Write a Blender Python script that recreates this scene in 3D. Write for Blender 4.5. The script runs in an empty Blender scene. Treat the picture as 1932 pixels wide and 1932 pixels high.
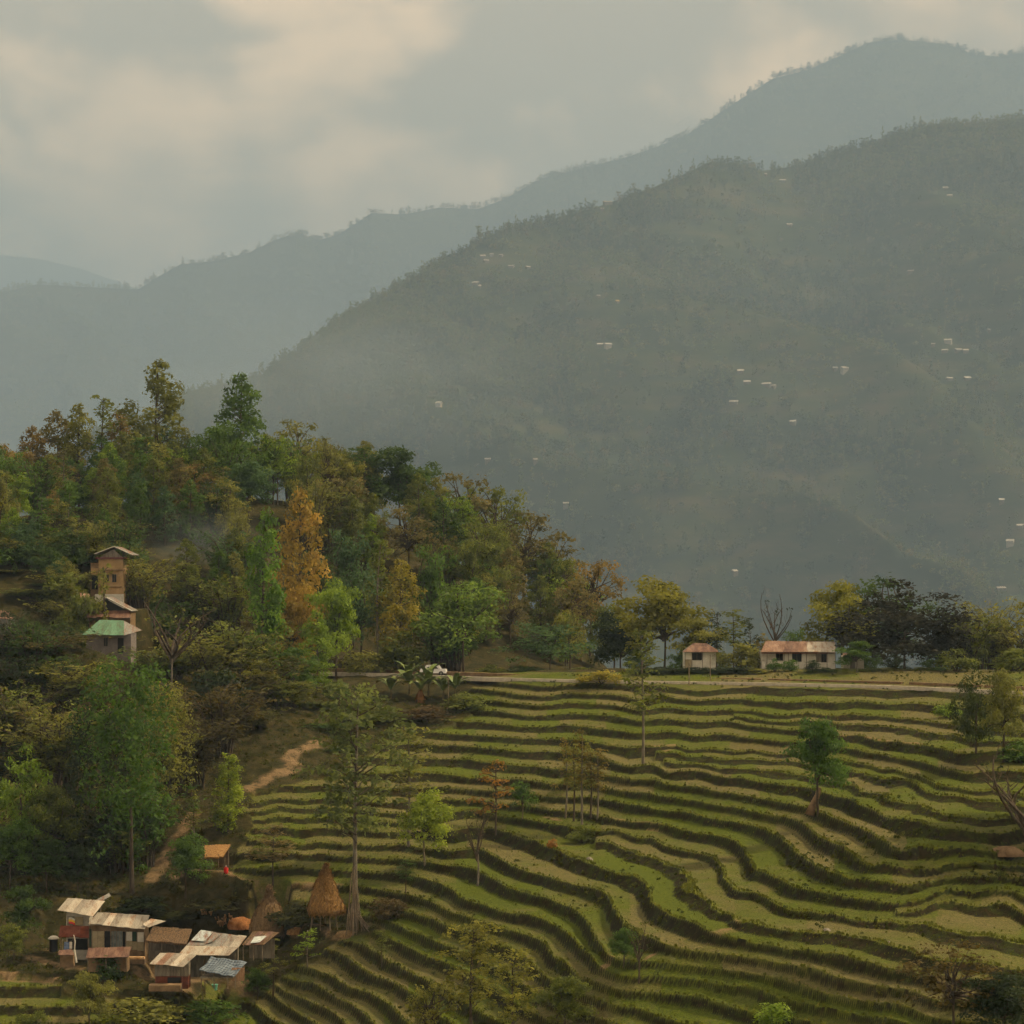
import bpy, math, random
import numpy as np
from mathutils import Vector, Matrix

# ---------------------------------------------------------------- camera, sky, sun, exposure
F = 4861.0           # focal length in units of a 1932 wide picture
HZ = 1061.0          # row of the horizon
PITCH = math.atan((HZ - 966.0) / F)
scene = bpy.context.scene
COL = scene.collection
cam_d = bpy.data.cameras.new('camera'); cam = bpy.data.objects.new('camera', cam_d); COL.objects.link(cam)
cam.location = (0, 0, 0); cam.rotation_euler = (math.pi / 2 + PITCH, 0, 0)
cam_d.sensor_width = 36; cam_d.sensor_fit = 'HORIZONTAL'; cam_d.angle = 2 * math.atan(966.0 / F)
cam_d.clip_start = 1; cam_d.clip_end = 90000
scene.camera = cam

SUN_EL, SUN_AZ = 45.0, 80.0     # azimuth measured clockwise from the view direction (to the right)
sd = bpy.data.lights.new('sun', 'SUN'); so = bpy.data.objects.new('sun', sd); COL.objects.link(so)
sd.energy = 5.0; sd.angle = math.radians(1.2); sd.color = (1.0, 0.78, 0.48)
_e, _a = math.radians(SUN_EL), math.radians(SUN_AZ)
SUN_DIR = Vector((math.sin(_a) * math.cos(_e), math.cos(_a) * math.cos(_e), math.sin(_e)))
so.rotation_euler = SUN_DIR.to_track_quat('Z', 'Y').to_euler()
so.location = (0, 0, 300)

world = bpy.data.worlds.new('World'); scene.world = world; world.use_nodes = True
wn, wl = world.node_tree.nodes, world.node_tree.links
wn.clear()
w_out = wn.new('ShaderNodeOutputWorld'); w_bg = wn.new('ShaderNodeBackground'); w_bg.inputs['Strength'].default_value = 0.058
sky = wn.new('ShaderNodeTexSky'); sky.sky_type = 'NISHITA'; sky.sun_disc = False
sky.sun_elevation = math.radians(SUN_EL); sky.sun_rotation = math.radians(SUN_AZ)
sky.air_density = 1.0; sky.dust_density = 6.0; sky.ozone_density = 0.6; sky.altitude = 900
tc = wn.new('ShaderNodeTexCoord')
mp = wn.new('ShaderNodeMapping'); mp.inputs['Location'].default_value = (7.9, 0.3, 2.215); mp.inputs['Scale'].default_value = (1.0, 1.0, 1.35)
wl.new(tc.outputs['Generated'], mp.inputs['Vector'])
n1 = wn.new('ShaderNodeTexNoise'); n1.inputs['Scale'].default_value = 6.0; n1.inputs['Detail'].default_value = 10.0
n1.inputs['Roughness'].default_value = 0.56; n1.inputs['Distortion'].default_value = 0.5
wl.new(mp.outputs['Vector'], n1.inputs['Vector'])
cr = wn.new('ShaderNodeValToRGB'); cr.color_ramp.interpolation = 'EASE'
cr.color_ramp.elements[0].position = 0.475; cr.color_ramp.elements[0].color = (0, 0, 0, 1)
cr.color_ramp.elements[1].position = 0.73; cr.color_ramp.elements[1].color = (1, 1, 1, 1)
wd = wn.new('ShaderNodeTexNoise'); wd.inputs['Scale'].default_value = 14.0; wd.inputs['Detail'].default_value = 4.0; wl.new(mp.outputs['Vector'], wd.inputs['Vector'])
va = wn.new('ShaderNodeVectorMath'); va.operation = 'MULTIPLY_ADD'; wl.new(wd.outputs['Color'], va.inputs[0]); va.inputs[1].default_value = (.10, .10, .10); wl.new(mp.outputs['Vector'], va.inputs[2])
bil = n1.outputs['Fac']
for sc_, am_ in ((17.0, -0.26), (41.0, -0.08)):      # rounded cumulus heads
    vo = wn.new('ShaderNodeTexVoronoi'); vo.feature = 'SMOOTH_F1'; vo.inputs['Scale'].default_value = sc_; vo.inputs['Smoothness'].default_value = .35; wl.new(va.outputs[0], vo.inputs['Vector'])
    ma = wn.new('ShaderNodeMath'); ma.operation = 'MULTIPLY_ADD'; wl.new(vo.outputs['Distance'], ma.inputs[0]); ma.inputs[1].default_value = am_; wl.new(bil, ma.inputs[2]); bil = ma.outputs[0]
ad = wn.new('ShaderNodeMath'); ad.operation = 'ADD'; wl.new(bil, ad.inputs[0]); ad.inputs[1].default_value = .15; wl.new(ad.outputs[0], cr.inputs['Fac'])
mixc = wn.new('ShaderNodeMix'); mixc.data_type = 'RGBA'
wl.new(cr.outputs['Color'], mixc.inputs[0]); 
grey = wn.new('ShaderNodeMix'); grey.data_type = 'RGBA'; grey.inputs[0].default_value = 0.88   # a thin veil of high cloud over the blue
wl.new(sky.outputs['Color'], grey.inputs[6]); grey.inputs[7].default_value = (13.4, 10.1, 6.6, 1)
wl.new(grey.outputs[2], mixc.inputs[6]); mixc.inputs[7].default_value = (31.0, 20.2, 11.2, 1)
wl.new(mixc.outputs[2], w_bg.inputs['Color']); wl.new(w_bg.outputs['Background'], w_out.inputs['Surface'])

vs = scene.view_settings
vs.view_transform = 'Standard'; vs.look = 'None'; vs.exposure = 0.46; vs.gamma = 1.0; vs.use_curve_mapping = False
scene.render.engine = 'CYCLES'
cy = scene.cycles
cy.max_bounces = 6; cy.diffuse_bounces = 2; cy.glossy_bounces = 1; cy.transmission_bounces = 2; cy.volume_bounces = 1
cy.transparent_max_bounces = 4; cy.use_denoising = True

# ---------------------------------------------------------------- picture <-> place
CP, SP = math.cos(PITCH), math.sin(PITCH)
def ray(u, v):
    r, up = (u - 966.0) / F, -(v - 966.0) / F
    return r, CP - SP * up, SP + CP * up
def at(u, v, D):
    x, y, z = ray(u, v); k = D / y
    return Vector((x * k, D, z * k))
def proj(x, y, z):
    fw = y * CP + z * SP; up = -y * SP + z * CP
    return 966.0 + F * x / fw, 966.0 - F * up / fw

# ---------------------------------------------------------------- noise
def _hash(ix, iy, s):
    h = (ix.astype(np.int64) * 374761393 + iy.astype(np.int64) * 668265263 + s * 144665) & 0x7fffffff
    h = ((h ^ (h >> 13)) * 1274126177) & 0x7fffffff
    return ((h ^ (h >> 16)) & 0xffff) / 65535.0
def vnoise(x, y, s=0):
    x = np.asarray(x, float); y = np.asarray(y, float)
    ix, iy = np.floor(x), np.floor(y); fx, fy = x - ix, y - iy
    fx = fx * fx * (3 - 2 * fx); fy = fy * fy * (3 - 2 * fy)
    a, b = _hash(ix, iy, s), _hash(ix + 1, iy, s); c, d = _hash(ix, iy + 1, s), _hash(ix + 1, iy + 1, s)
    return (a + (b - a) * fx) * (1 - fy) + (c + (d - c) * fx) * fy
def fbm(x, y, s=0, o=4):
    t, a, n = 0.0, 0.5, 0.0
    for i in range(o):
        t = t + a * vnoise(np.asarray(x) * 2 ** i, np.asarray(y) * 2 ** i, s + i); n += a; a *= 0.5
    return t / n
def sstep(a, b, x):
    t = np.clip((x - a) / (b - a), 0, 1); return t * t * (3 - 2 * t)

# ---------------------------------------------------------------- objects
def tag(o, label=None, cat=None, group=None, kind=None):
    if label: o['label'] = label
    if cat: o['category'] = cat
    if group: o['group'] = group
    if kind: o['kind'] = kind
    return o
def link(name, data, parent=None):
    o = bpy.data.objects.new(name, data); COL.objects.link(o)
    if parent is not None: o.parent = parent
    return o
def empty(name, loc, rz=0.0):
    o = link(name, None); o.location = loc; o.rotation_euler = (0, 0, rz); o.empty_display_size = 0.5
    return o
def np_mesh(name, V, Q, mat=None, smooth=False, attrs=None):
    """V (n,3), Q (m,k) with k 3 or 4"""
    me = bpy.data.meshes.new(name)
    V = np.asarray(V, np.float32); Q = np.asarray(Q, np.int32); k = Q.shape[1]
    me.vertices.add(len(V)); me.vertices.foreach_set('co', V.ravel())
    me.loops.add(Q.size); me.loops.foreach_set('vertex_index', Q.ravel())
    me.polygons.add(len(Q)); me.polygons.foreach_set('loop_start', np.arange(0, Q.size, k, dtype=np.int32))
    me.polygons.foreach_set('loop_total', np.full(len(Q), k, np.int32))
    if smooth: me.polygons.foreach_set('use_smooth', np.ones(len(Q), bool))
    for an, av in (attrs or {}).items():
        a = me.attributes.new(an, 'FLOAT', 'POINT'); a.data.foreach_set('value', np.asarray(av, np.float32).ravel())
    me.update(calc_edges=True); me.validate()
    if mat: me.materials.append(mat)
    return me

class MB:
    """collects boxes, tubes and sheets into one mesh"""
    def __init__(s): s.v = []; s.f = []
    def face(s, *pts):
        n = len(s.v); s.v += [tuple(p) for p in pts]; s.f.append(tuple(range(n, n + len(pts))))
    def hexa(s, p):      # 8 corners: bottom 0-3 ccw, top 4-7
        n = len(s.v); s.v += [tuple(q) for q in p]
        for f in ((0, 3, 2, 1), (4, 5, 6, 7), (0, 1, 5, 4), (1, 2, 6, 5), (2, 3, 7, 6), (3, 0, 4, 7)): s.f.append(tuple(n + i for i in f))
    def box(s, x0, x1, y0, y1, z0, z1):
        s.hexa([(x0, y0, z0), (x1, y0, z0), (x1, y1, z0), (x0, y1, z0), (x0, y0, z1), (x1, y0, z1), (x1, y1, z1), (x0, y1, z1)])
    def slab(s, a, b, c, d, t):      # sheet through four points with thickness t downwards
        a, b, c, d = map(Vector, (a, b, c, d)); n = (b - a).cross(d - a).normalized()
        if n.z < 0: n = -n
        lo = [p - n * t for p in (a, b, c, d)]; s.hexa(lo + [a, b, c, d])
    def tube(s, pts, rad, n=6, cap=True):
        pts = [Vector(p) for p in pts]; base = len(s.v)
        for i, p in enumerate(pts):
            t = (pts[min(i + 1, len(pts) - 1)] - pts[max(i - 1, 0)])
            t = t.normalized() if t.length > 1e-6 else Vector((0, 0, 1))
            a = t.cross(Vector((0.31, 0.95, 0.05))); a.normalize(); b = t.cross(a)
            r = rad[i] if hasattr(rad, '__len__') else rad
            for k in range(n):
                q = 2 * math.pi * k / n; s.v.append(tuple(p + a * (r * math.cos(q)) + b * (r * math.sin(q))))
        for i in range(len(pts) - 1):
            for k in range(n):
                s.f.append((base + i * n + k, base + i * n + (k + 1) % n, base + (i + 1) * n + (k + 1) % n, base + (i + 1) * n + k))
        if cap:
            s.f.append(tuple(base + k for k in range(n))[::-1]); s.f.append(tuple(base + (len(pts) - 1) * n + k for k in range(n)))
    def mesh(s, name, mat=None, smooth=False):
        me = bpy.data.meshes.new(name); me.from_pydata(s.v, [], s.f); me.update()
        if smooth:
            me.polygons.foreach_set('use_smooth', np.ones(len(s.f), bool))
        if mat: me.materials.append(mat)
        return me
    def build(s, name, mat, parent=None, smooth=False):
        return link(name, s.mesh(name, mat, smooth), parent)

# ---------------------------------------------------------------- materials
def new_mat(name):
    m = bpy.data.materials.new(name); m.use_nodes = True
    nt = m.node_tree; b = nt.nodes['Principled BSDF']; b.inputs['Specular IOR Level'].default_value = 0.15
    return m, nt.nodes, nt.links, b
def noise_mat(name, c1, c2, scale=2.0, rough=0.9, detail=5, c3=None, bump=0.0, stretch=None, lo=0.35, hi=0.65, spec=0.15, metal=0.0):
    m, N, Lk, b = new_mat(name)
    t = N.new('ShaderNodeTexCoord'); mpn = N.new('ShaderNodeMapping'); Lk.new(t.outputs['Object'], mpn.inputs['Vector'])
    if stretch: mpn.inputs['Scale'].default_value = stretch
    n = N.new('ShaderNodeTexNoise'); n.inputs['Scale'].default_value = scale; n.inputs['Detail'].default_value = detail
    n.inputs['Roughness'].default_value = 0.62
    Lk.new(mpn.outputs['Vector'], n.inputs['Vector'])
    r = N.new('ShaderNodeValToRGB'); r.color_ramp.elements[0].position = lo; r.color_ramp.elements[0].color = (*c1, 1)
    r.color_ramp.elements[1].position = hi; r.color_ramp.elements[1].color = (*c2, 1)
    if c3:
        e = r.color_ramp.elements.new((lo + hi) / 2); e.color = (*c3, 1)
    Lk.new(n.outputs['Fac'], r.inputs['Fac']); Lk.new(r.outputs['Color'], b.inputs['Base Color'])
    b.inputs['Roughness'].default_value = rough; b.inputs['Specular IOR Level'].default_value = spec; b.inputs['Metallic'].default_value = metal
    if bump:
        bp = N.new('ShaderNodeBump'); bp.inputs['Strength'].default_value = bump; bp.inputs['Distance'].default_value = 0.1
        Lk.new(n.outputs['Fac'], bp.inputs['Height']); Lk.new(bp.outputs['Normal'], b.inputs['Normal'])
    return m
def leaf_mat(name, random_ramp=None, trans=0.48):
    """leaf colour = object colour (or per-instance ramp) varied leaf by leaf"""
    m, N, Lk, b = new_mat(name)
    oi = N.new('ShaderNodeObjectInfo'); at_ = N.new('ShaderNodeAttribute'); at_.attribute_name = 'rnd'
    if random_ramp:
        r = N.new('ShaderNodeValToRGB'); els = r.color_ramp.elements
        for i, (p, c) in enumerate(random_ramp):
            e = els[i] if i < 2 else els.new(p)
            e.position = p; e.color = (*c, 1)
        Lk.new(oi.outputs['Random'], r.inputs['Fac']); src = r.outputs['Color']
    else: src = oi.outputs['Color']
    hsv = N.new('ShaderNodeHueSaturation'); Lk.new(src, hsv.inputs['Color'])
    mr = N.new('ShaderNodeMapRange'); Lk.new(at_.outputs['Fac'], mr.inputs['Value']); mr.inputs['To Min'].default_value = 0.55; mr.inputs['To Max'].default_value = 1.5
    Lk.new(mr.outputs['Result'], hsv.inputs['Value'])
    mh = N.new('ShaderNodeMapRange'); Lk.new(at_.outputs['Fac'], mh.inputs['Value']); mh.inputs['To Min'].default_value = 0.508; mh.inputs['To Max'].default_value = 0.492
    Lk.new(mh.outputs['Result'], hsv.inputs['Hue'])
    Lk.new(hsv.outputs['Color'], b.inputs['Base Color']); b.inputs['Roughness'].default_value = 0.6; b.inputs['Specular IOR Level'].default_value = 0.2
    tr = N.new('ShaderNodeBsdfTranslucent'); h2 = N.new('ShaderNodeHueSaturation'); Lk.new(hsv.outputs['Color'], h2.inputs['Color'])
    h2.inputs['Hue'].default_value = 0.495; h2.inputs['Value'].default_value = 1.35; Lk.new(h2.outputs['Color'], tr.inputs['Color'])
    mx = N.new('ShaderNodeMixShader'); mx.inputs[0].default_value = trans
    out = N['Material Output']
    Lk.new(b.outputs[0], mx.inputs[1]); Lk.new(tr.outputs[0], mx.inputs[2]); Lk.new(mx.outputs[0], out.inputs['Surface'])
    return m

M = {}
M['leaf'] = leaf_mat('leaf')
M['bark_pale'] = noise_mat('bark_pale', (0.075, 0.064, 0.048), (0.215, 0.19, 0.15), 3, stretch=(3, 3, 0.6))
M['bark'] = noise_mat('bark', (0.035, 0.028, 0.02), (0.11, 0.085, 0.06), 3, stretch=(3, 3, 0.6))
cy.max_bounces = 3; cy.diffuse_bounces = 2; cy.volume_bounces = 0; cy.adaptive_threshold = 0.04; cy.adaptive_min_samples = 14; cy.volume_step_rate = 3.0
# ---------------------------------------------------------------- the terraced hillside
# terrace lips read off the slope, by crop: (crop, [(x, y), ...]); crops are 1932 wide views of 644 wide pieces
CR = {1: (600, 1680), 2: (1244, 1680), 3: (1888, 1680), 4: (600, 1916), 5: (1244, 1916), 6: (1888, 1916)}
LIPS = {
 0: [(1, [(800, 35), (1200, 47), (1932, 76)]), (2, [(0, 80), (600, 92), (1100, 102), (1932, 113)]), (3, [(300, 120), (1000, 138), (1530, 160), (1932, 182)])],
 1: [(2, [(0, 140), (400, 180), (760, 168), (1100, 222), (1500, 224), (1932, 220)]), (3, [(300, 232), (600, 240), (1000, 252), (1480, 268), (1800, 300)])],
 2: [(2, [(0, 215), (500, 232), (900, 255), (1200, 270), (1500, 287), (1932, 300)]), (3, [(400, 312), (700, 325), (1000, 340), (1250, 368), (1500, 400)])],
 2.5: [(2, [(1750, 330)]), (3, [(0, 362), (300, 374), (560, 384), (900, 404), (1170, 436), (1500, 480)])],
 3: [(1, [(1650, 275)]), (2, [(0, 297), (500, 318), (900, 338), (1200, 355), (1500, 378), (1932, 408)]), (3, [(300, 442), (650, 478), (900, 512), (1180, 552), (1500, 608)])],
 4: [(1, [(1650, 375)]), (2, [(0, 392), (500, 408), (900, 440), (1200, 460), (1500, 482), (1932, 503)]), (3, [(330, 527), (650, 570), (840, 600), (1050, 645), (1330, 705), (1600, 770)])],
 5: [(1, [(1250, 460), (1700, 472)]), (2, [(0, 490), (400, 508), (750, 540), (1100, 568), (1340, 562), (1600, 575), (1932, 588)]), (3, [(310, 612), (650, 655), (860, 700), (1040, 730), (1250, 790), (1540, 870), (1800, 900)])],
 5.33: [(2, [(1250, 612), (1600, 640), (1932, 660)]), (3, [(320, 690), (640, 745), (850, 790), (1000, 825), (1250, 885), (1480, 935), (1880, 985)])],
 5.67: [(2, [(1280, 680), (1480, 697), (1932, 738)]), (3, [(350, 775), (640, 842), (850, 905), (1000, 945), (1130, 992), (1260, 1025), (1450, 1085), (1740, 1120)])],
 6: [(1, [(1300, 545), (1700, 560)]), (2, [(0, 582), (400, 600), (740, 640), (980, 720), (1270, 755), (1700, 797)]), (3, [(0, 825), (200, 840), (470, 900), (740, 975), (950, 1075), (1110, 1110), (1400, 1180), (1690, 1215)])],
 7: [(1, [(1000, 650), (1700, 655)]), (2, [(0, 690), (430, 735), (770, 772), (900, 790), (1200, 815), (1500, 865), (1800, 915)]), (3, [(0, 940), (200, 985), (420, 1035), (540, 1075), (720, 1150), (850, 1200), (980, 1270), (1060, 1340), (1250, 1310), (1450, 1330), (1870, 1370)])],
 8: [(1, [(1200, 770), (1700, 790)]), (2, [(0, 805), (400, 840), (750, 860), (900, 890), (1200, 930), (1500, 975), (1932, 1052)]), (3, [(200, 1090), (330, 1120), (470, 1235), (620, 1290), (760, 1390), (850, 1450), (1000, 1440), (1340, 1480), (1700, 1430)])],
 9: [(1, [(1500, 870)]), (2, [(0, 895), (240, 912), (460, 935), (730, 945), (900, 980), (1100, 1010), (1400, 1050), (1650, 1110), (1932, 1165)]), (3, [(130, 1210), (250, 1300), (380, 1400), (520, 1480), (690, 1540), (860, 1560), (1140, 1600), (1500, 1545)])],
 10: [(1, [(150, 985), (480, 965), (850, 970), (1250, 985), (1540, 955)]), (2, [(0, 990), (280, 1020), (430, 1045), (720, 1080), (900, 1115), (1050, 1130), (1300, 1165), (1500, 1215), (1750, 1260)]), (3, [(0, 1480), (150, 1540), (310, 1625), (400, 1640), (600, 1680), (720, 1700), (950, 1730), (1100, 1740), (1400, 1640), (1900, 1640)])],
 10.5: [(6, [(1395, 1014), (1700, 1060), (2016, 1110)])],
 10.67: [(1, [(280, 1012), (600, 1022), (850, 1030)])],
 11.33: [(1, [(200, 1105), (600, 1098), (850, 1108)])],
 11: [(1, [(1250, 1110), (1750, 1045)]), (2, [(0, 1080), (200, 1105), (400, 1140), (520, 1160), (890, 1195), (1150, 1245), (1230, 1290), (1450, 1350), (1600, 1395), (1680, 1460), (1700, 1560)]), (6, [(0, 945), (100, 1000), (190, 1050), (400, 1088), (600, 1120), (1000, 1165), (1250, 1195), (1400, 1235), (1600, 1290), (1900, 1335)])],
 11.5: [(2, [(760, 1275), (900, 1320), (1100, 1390), (1350, 1480), (1440, 1550), (1400, 1630), (1560, 1720), (1740, 1820)]), (5, [(1790, 1165)]), (6, [(0, 1198), (200, 1237), (440, 1265), (620, 1278), (820, 1305), (1000, 1340), (1200, 1405), (1480, 1475), (1800, 1500)])],
 12: [(1, [(400, 1172), (860, 1182), (1250, 1200), (1750, 1175)]), (2, [(0, 1190), (270, 1262), (400, 1320), (560, 1400), (740, 1460), (900, 1520), (1070, 1560), (1140, 1650), (1150, 1720), (1300, 1820)]), (5, [(1480, 1190), (1570, 1235), (1670, 1262)]), (6, [(0, 1330), (250, 1375), (490, 1395), (600, 1405), (780, 1450), (1000, 1520), (1200, 1565), (1430, 1620), (1800, 1660)])],
 13: [(4, [(440, 590), (780, 592), (1000, 600), (1350, 610), (1600, 640)]), (5, [(0, 690), (150, 775), (300, 815), (620, 900), (820, 960), (870, 1060), (960, 1180), (1150, 1290), (1290, 1350), (1500, 1390), (1932, 1442)]), (6, [(250, 1490), (440, 1520), (560, 1560), (800, 1620), (1000, 1660), (1170, 1692), (1600, 1760)])],
 14: [(4, [(50, 650), (400, 655), (620, 657), (900, 682), (1150, 692), (1400, 722), (1700, 755)]), (5, [(0, 870), (200, 950), (420, 1010), (600, 1090), (690, 1200), (760, 1330), (840, 1430), (1000, 1475), (1210, 1468), (1500, 1505), (1932, 1562)]), (6, [(200, 1600), (380, 1650), (540, 1710), (700, 1740), (880, 1772), (1300, 1880)])],
 15: [(4, [(0, 765), (250, 775), (600, 780), (860, 786), (1150, 802), (1300, 825), (1500, 880), (1600, 945), (1700, 1000)]), (5, [(0, 1085), (120, 1108), (250, 1115), (440, 1200), (530, 1260), (600, 1340), (700, 1425), (800, 1530), (1000, 1580), (1170, 1572), (1500, 1602), (1932, 1662)]), (6, [(200, 1735), (380, 1775), (600, 1830), (840, 1872), (1150, 1932)])],
 16: [(4, [(0, 865), (250, 880), (540, 882), (800, 897), (1100, 937), (1300, 972), (1450, 1032), (1600, 1100), (1800, 1162)]), (5, [(0, 1202), (200, 1262), (360, 1335), (400, 1425), (520, 1490), (600, 1590), (800, 1650), (1060, 1690), (1200, 1702), (1500, 1725), (1700, 1795), (1932, 1855)])],
 17: [(4, [(1450, 1150), (1700, 1235)]), (5, [(0, 1345), (100, 1370), (250, 1475), (370, 1590), (600, 1700), (850, 1790), (1040, 1820), (1200, 1870), (1400, 1932)])],
 18: [(4, [(1120, 1172), (1300, 1247), (1500, 1332), (1640, 1387), (1900, 1510)]), (5, [(300, 1720), (600, 1830)])],
 19: [(4, [(1020, 1240), (1250, 1352), (1500, 1452), (1700, 1550), (1900, 1660)]), (5, [(260, 1850)])],
 20: [(4, [(760, 1302), (900, 1335), (1100, 1452), (1300, 1562), (1420, 1615), (1600, 1722), (1800, 1850)])],
 21: [(4, [(650, 1372), (800, 1435), (900, 1512), (1070, 1592), (1240, 1672), (1400, 1800)])],
 22: [(4, [(600, 1545), (800, 1642), (970, 1705), (1130, 1802), (1220, 1890)])],
 23: [(4, [(560, 1632), (700, 1722), (850, 1805), (1000, 1932)])],
 24: [(4, [(320, 1682), (500, 1762), (680, 1832), (780, 1932)])],
 25: [(4, [(250, 1722), (420, 1842), (560, 1925)])],
 26: [(4, [(20, 1770), (200, 1872), (300, 1932)])],
}
HR, STEP = 16.5, 1.15        # drop from the eye to the road, and from one terrace to the next
LU, LV, LL = [], [], []
for k, segs in LIPS.items():
    for c, pts in segs:
        for (x, y) in pts:
            LU.append((CR[c][0] + x / 3.0) * 1932 / 2560); LV.append((CR[c][1] + y / 3.0) * 1932 / 2560); LL.append(k)
# terrace number over the village and its fields (left, read off more coarsely)
for (u, v, k) in [(0, 1862, 22.0), (100, 1862, 22.0), (0, 1897, 23.0), (110, 1900, 23.0), (0, 1932, 24.0), (180, 1935, 24.2), (0, 1800, 20.6), (200, 1800, 20.6), (330, 1855, 22.2), (330, 1900, 23.4),
                  (0, 1600, 14), (200, 1600, 14), (0, 1400, 7), (250, 1400, 7), (0, 1300, 1), (300, 1300, 2), (0, 1700, 17), (300, 1690, 17.4), (500, 1750, 18.8), (620, 1735, 18.0)]:
    LU.append(u); LV.append(v); LL.append(k)
LU, LV, LL = map(np.array, (LU, LV, LL))

def tps_fit(X, Y, Zv, lam, sc):
    X, Y = X / sc, Y / sc; n = len(X)
    r2 = (X[:, None] - X) ** 2 + (Y[:, None] - Y) ** 2
    K = 0.5 * r2 * np.log(r2 + 1e-12) + lam * np.eye(n)
    P = np.c_[np.ones(n), X, Y]
    A = np.block([[K, P], [P.T, np.zeros((3, 3))]])
    w = np.linalg.solve(A, np.r_[Zv, 0, 0, 0])
    return X, Y, w, sc
def tps_eval(fit, x, y):
    X, Y, w, sc = fit; x = np.asarray(x, float).ravel() / sc; y = np.asarray(y, float).ravel() / sc; out = np.empty(len(x))
    for i in range(0, len(x), 20000):
        a, b = x[i:i + 20000, None], y[i:i + 20000, None]
        r2 = (a - X) ** 2 + (b - Y) ** 2
        out[i:i + 20000] = (0.5 * r2 * np.log(r2 + 1e-12)) @ w[:-3] + w[-3] + w[-2] * a[:, 0] + w[-1] * b[:, 0]
    return out
class Grid:
    def __init__(s, fit, x0, x1, nx, y0, y1, ny):
        s.x0, s.y0, s.dx, s.dy, s.nx, s.ny = x0, y0, (x1 - x0) / (nx - 1), (y1 - y0) / (ny - 1), nx, ny
        gx, gy = np.meshgrid(np.linspace(x0, x1, nx), np.linspace(y0, y1, ny)); s.g = tps_eval(fit, gx, gy).reshape(ny, nx)
    def __call__(s, x, y):
        fx = np.clip((np.asarray(x, float) - s.x0) / s.dx, 0, s.nx - 1.001); fy = np.clip((np.asarray(y, float) - s.y0) / s.dy, 0, s.ny - 1.001)
        i, j = fx.astype(int), fy.astype(int); fx, fy = fx - i, fy - j; g = s.g
        return (g[j, i] * (1 - fx) + g[j, i + 1] * fx) * (1 - fy) + (g[j + 1, i] * (1 - fx) + g[j + 1, i + 1] * fx) * fy
Lfield = Grid(tps_fit(LU, LV, LL, 2e-4, 300.0), -250, 2200, 260, 1240, 2150, 200)

# smooth ground: the lips where they stand, then the ground behind the road and under the woods
GX, GY, GZ = [], [], []
for u, v, k in zip(LU, LV, LL):
    z = -(HR + STEP * k); r = ray(u, v); t = z / r[2]
    if r[2] < 0: GX.append(r[0] * t); GY.append(r[1] * t); GZ.append(z)
for (u, v, D) in [(1507, 1262, 362), (1440, 1263, 362), (1600, 1263, 360), (1700, 1263, 354), (1320, 1264, 366), (1870, 1272, 345), (1960, 1272, 342), (2060, 1275, 340),
                  (1250, 1268, 378), (1035, 1276, 380), (880, 1266, 388), (720, 1258, 392), (600, 1240, 392), (480, 1205, 392), (400, 1190, 392),
                  (1100, 1215, 440), (1000, 1175, 455), (870, 1110, 470), (690, 1045, 480), (550, 1000, 490), (440, 965, 490), (300, 945, 470), (150, 965, 450), (20, 985, 450), (-120, 1000, 450),
                  (215, 1130, 380), (100, 1160, 376), (10, 1180, 368), (200, 1235, 348), (60, 1235, 350), (320, 1290, 334), (430, 1310, 345), (540, 1300, 360), (640, 1300, 362),
                  (100, 1300, 331), (-60, 1300, 331)]:
    p = at(u, v, D); GX.append(p.x); GY.append(p.y); GZ.append(p.z)
for (x, y, z) in [(30, 430, -30), (70, 425, -30), (110, 415, -32), (30, 500, -75), (80, 500, -75), (130, 500, -75), (-20, 520, -30), (-60, 560, -10), (-120, 560, -10),
                  (0, 180, -46), (45, 180, -39), (-45, 180, -56), (70, 230, -30), (-80, 220, -50)]:
    GX.append(x); GY.append(y); GZ.append(z)
GX, GY, GZ = map(np.array, (GX, GY, GZ))
Zs = Grid(tps_fit(GX, GY, GZ, 4e-3, 60.0), -160, 160, 240, 150, 620, 320)

THR = []      # (level, u from, u to)
for k in range(0, 31):
    THR.append((float(k), 1015 * .7547 if k == 11 else -1e4, 1e4))
THR += [(10.5, 1690, 1e4), (2.5, 1835 * .7547, 1e4), (5.33, 1640 * .7547, 1e4), (5.67, 1660 * .7547, 1e4), (10.67, -1e4, 1015 * .7547), (11.33, -1e4, 1015 * .7547), (11.5, 1490 * .7547, 1e4)]
THR.sort()
def seg_dist(u, v, pts, vs=2.2):
    d = np.full(np.shape(u), 1e9)
    for (a, b), (c, e) in zip(pts[:-1], pts[1:]):
        du, dv = c - a, (e - b) * vs; t = np.clip(((u - a) * du + (v - b) * vs * dv) / (du * du + dv * dv), 0, 1)
        d = np.minimum(d, np.hypot(u - a - t * du, (v - b) * vs - t * dv))
    return d
def in_poly(u, v, poly):
    r = np.zeros(np.shape(u), bool); n = len(poly)
    for i in range(n):
        (a, b), (c, e) = poly[i], poly[(i + 1) % n]
        r ^= ((b > v) != (e > v)) & (u < (c - a) * (v - b) / (e - b + 1e-9) + a)
    return r
WOOD = [(-400, 1200), (880, 1270), (880, 1330), (850, 1370), (745, 1390), (690, 1440), (600, 1470), (520, 1490), (455, 1500), (450, 1600), (470, 1690), (560, 1700), (690, 1720), (720, 1750), (640, 1765),
        (600, 1790), (540, 1830), (500, 1860), (440, 1870), (330, 1880), (130, 1880), (110, 1835), (-400, 1830)]
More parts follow.
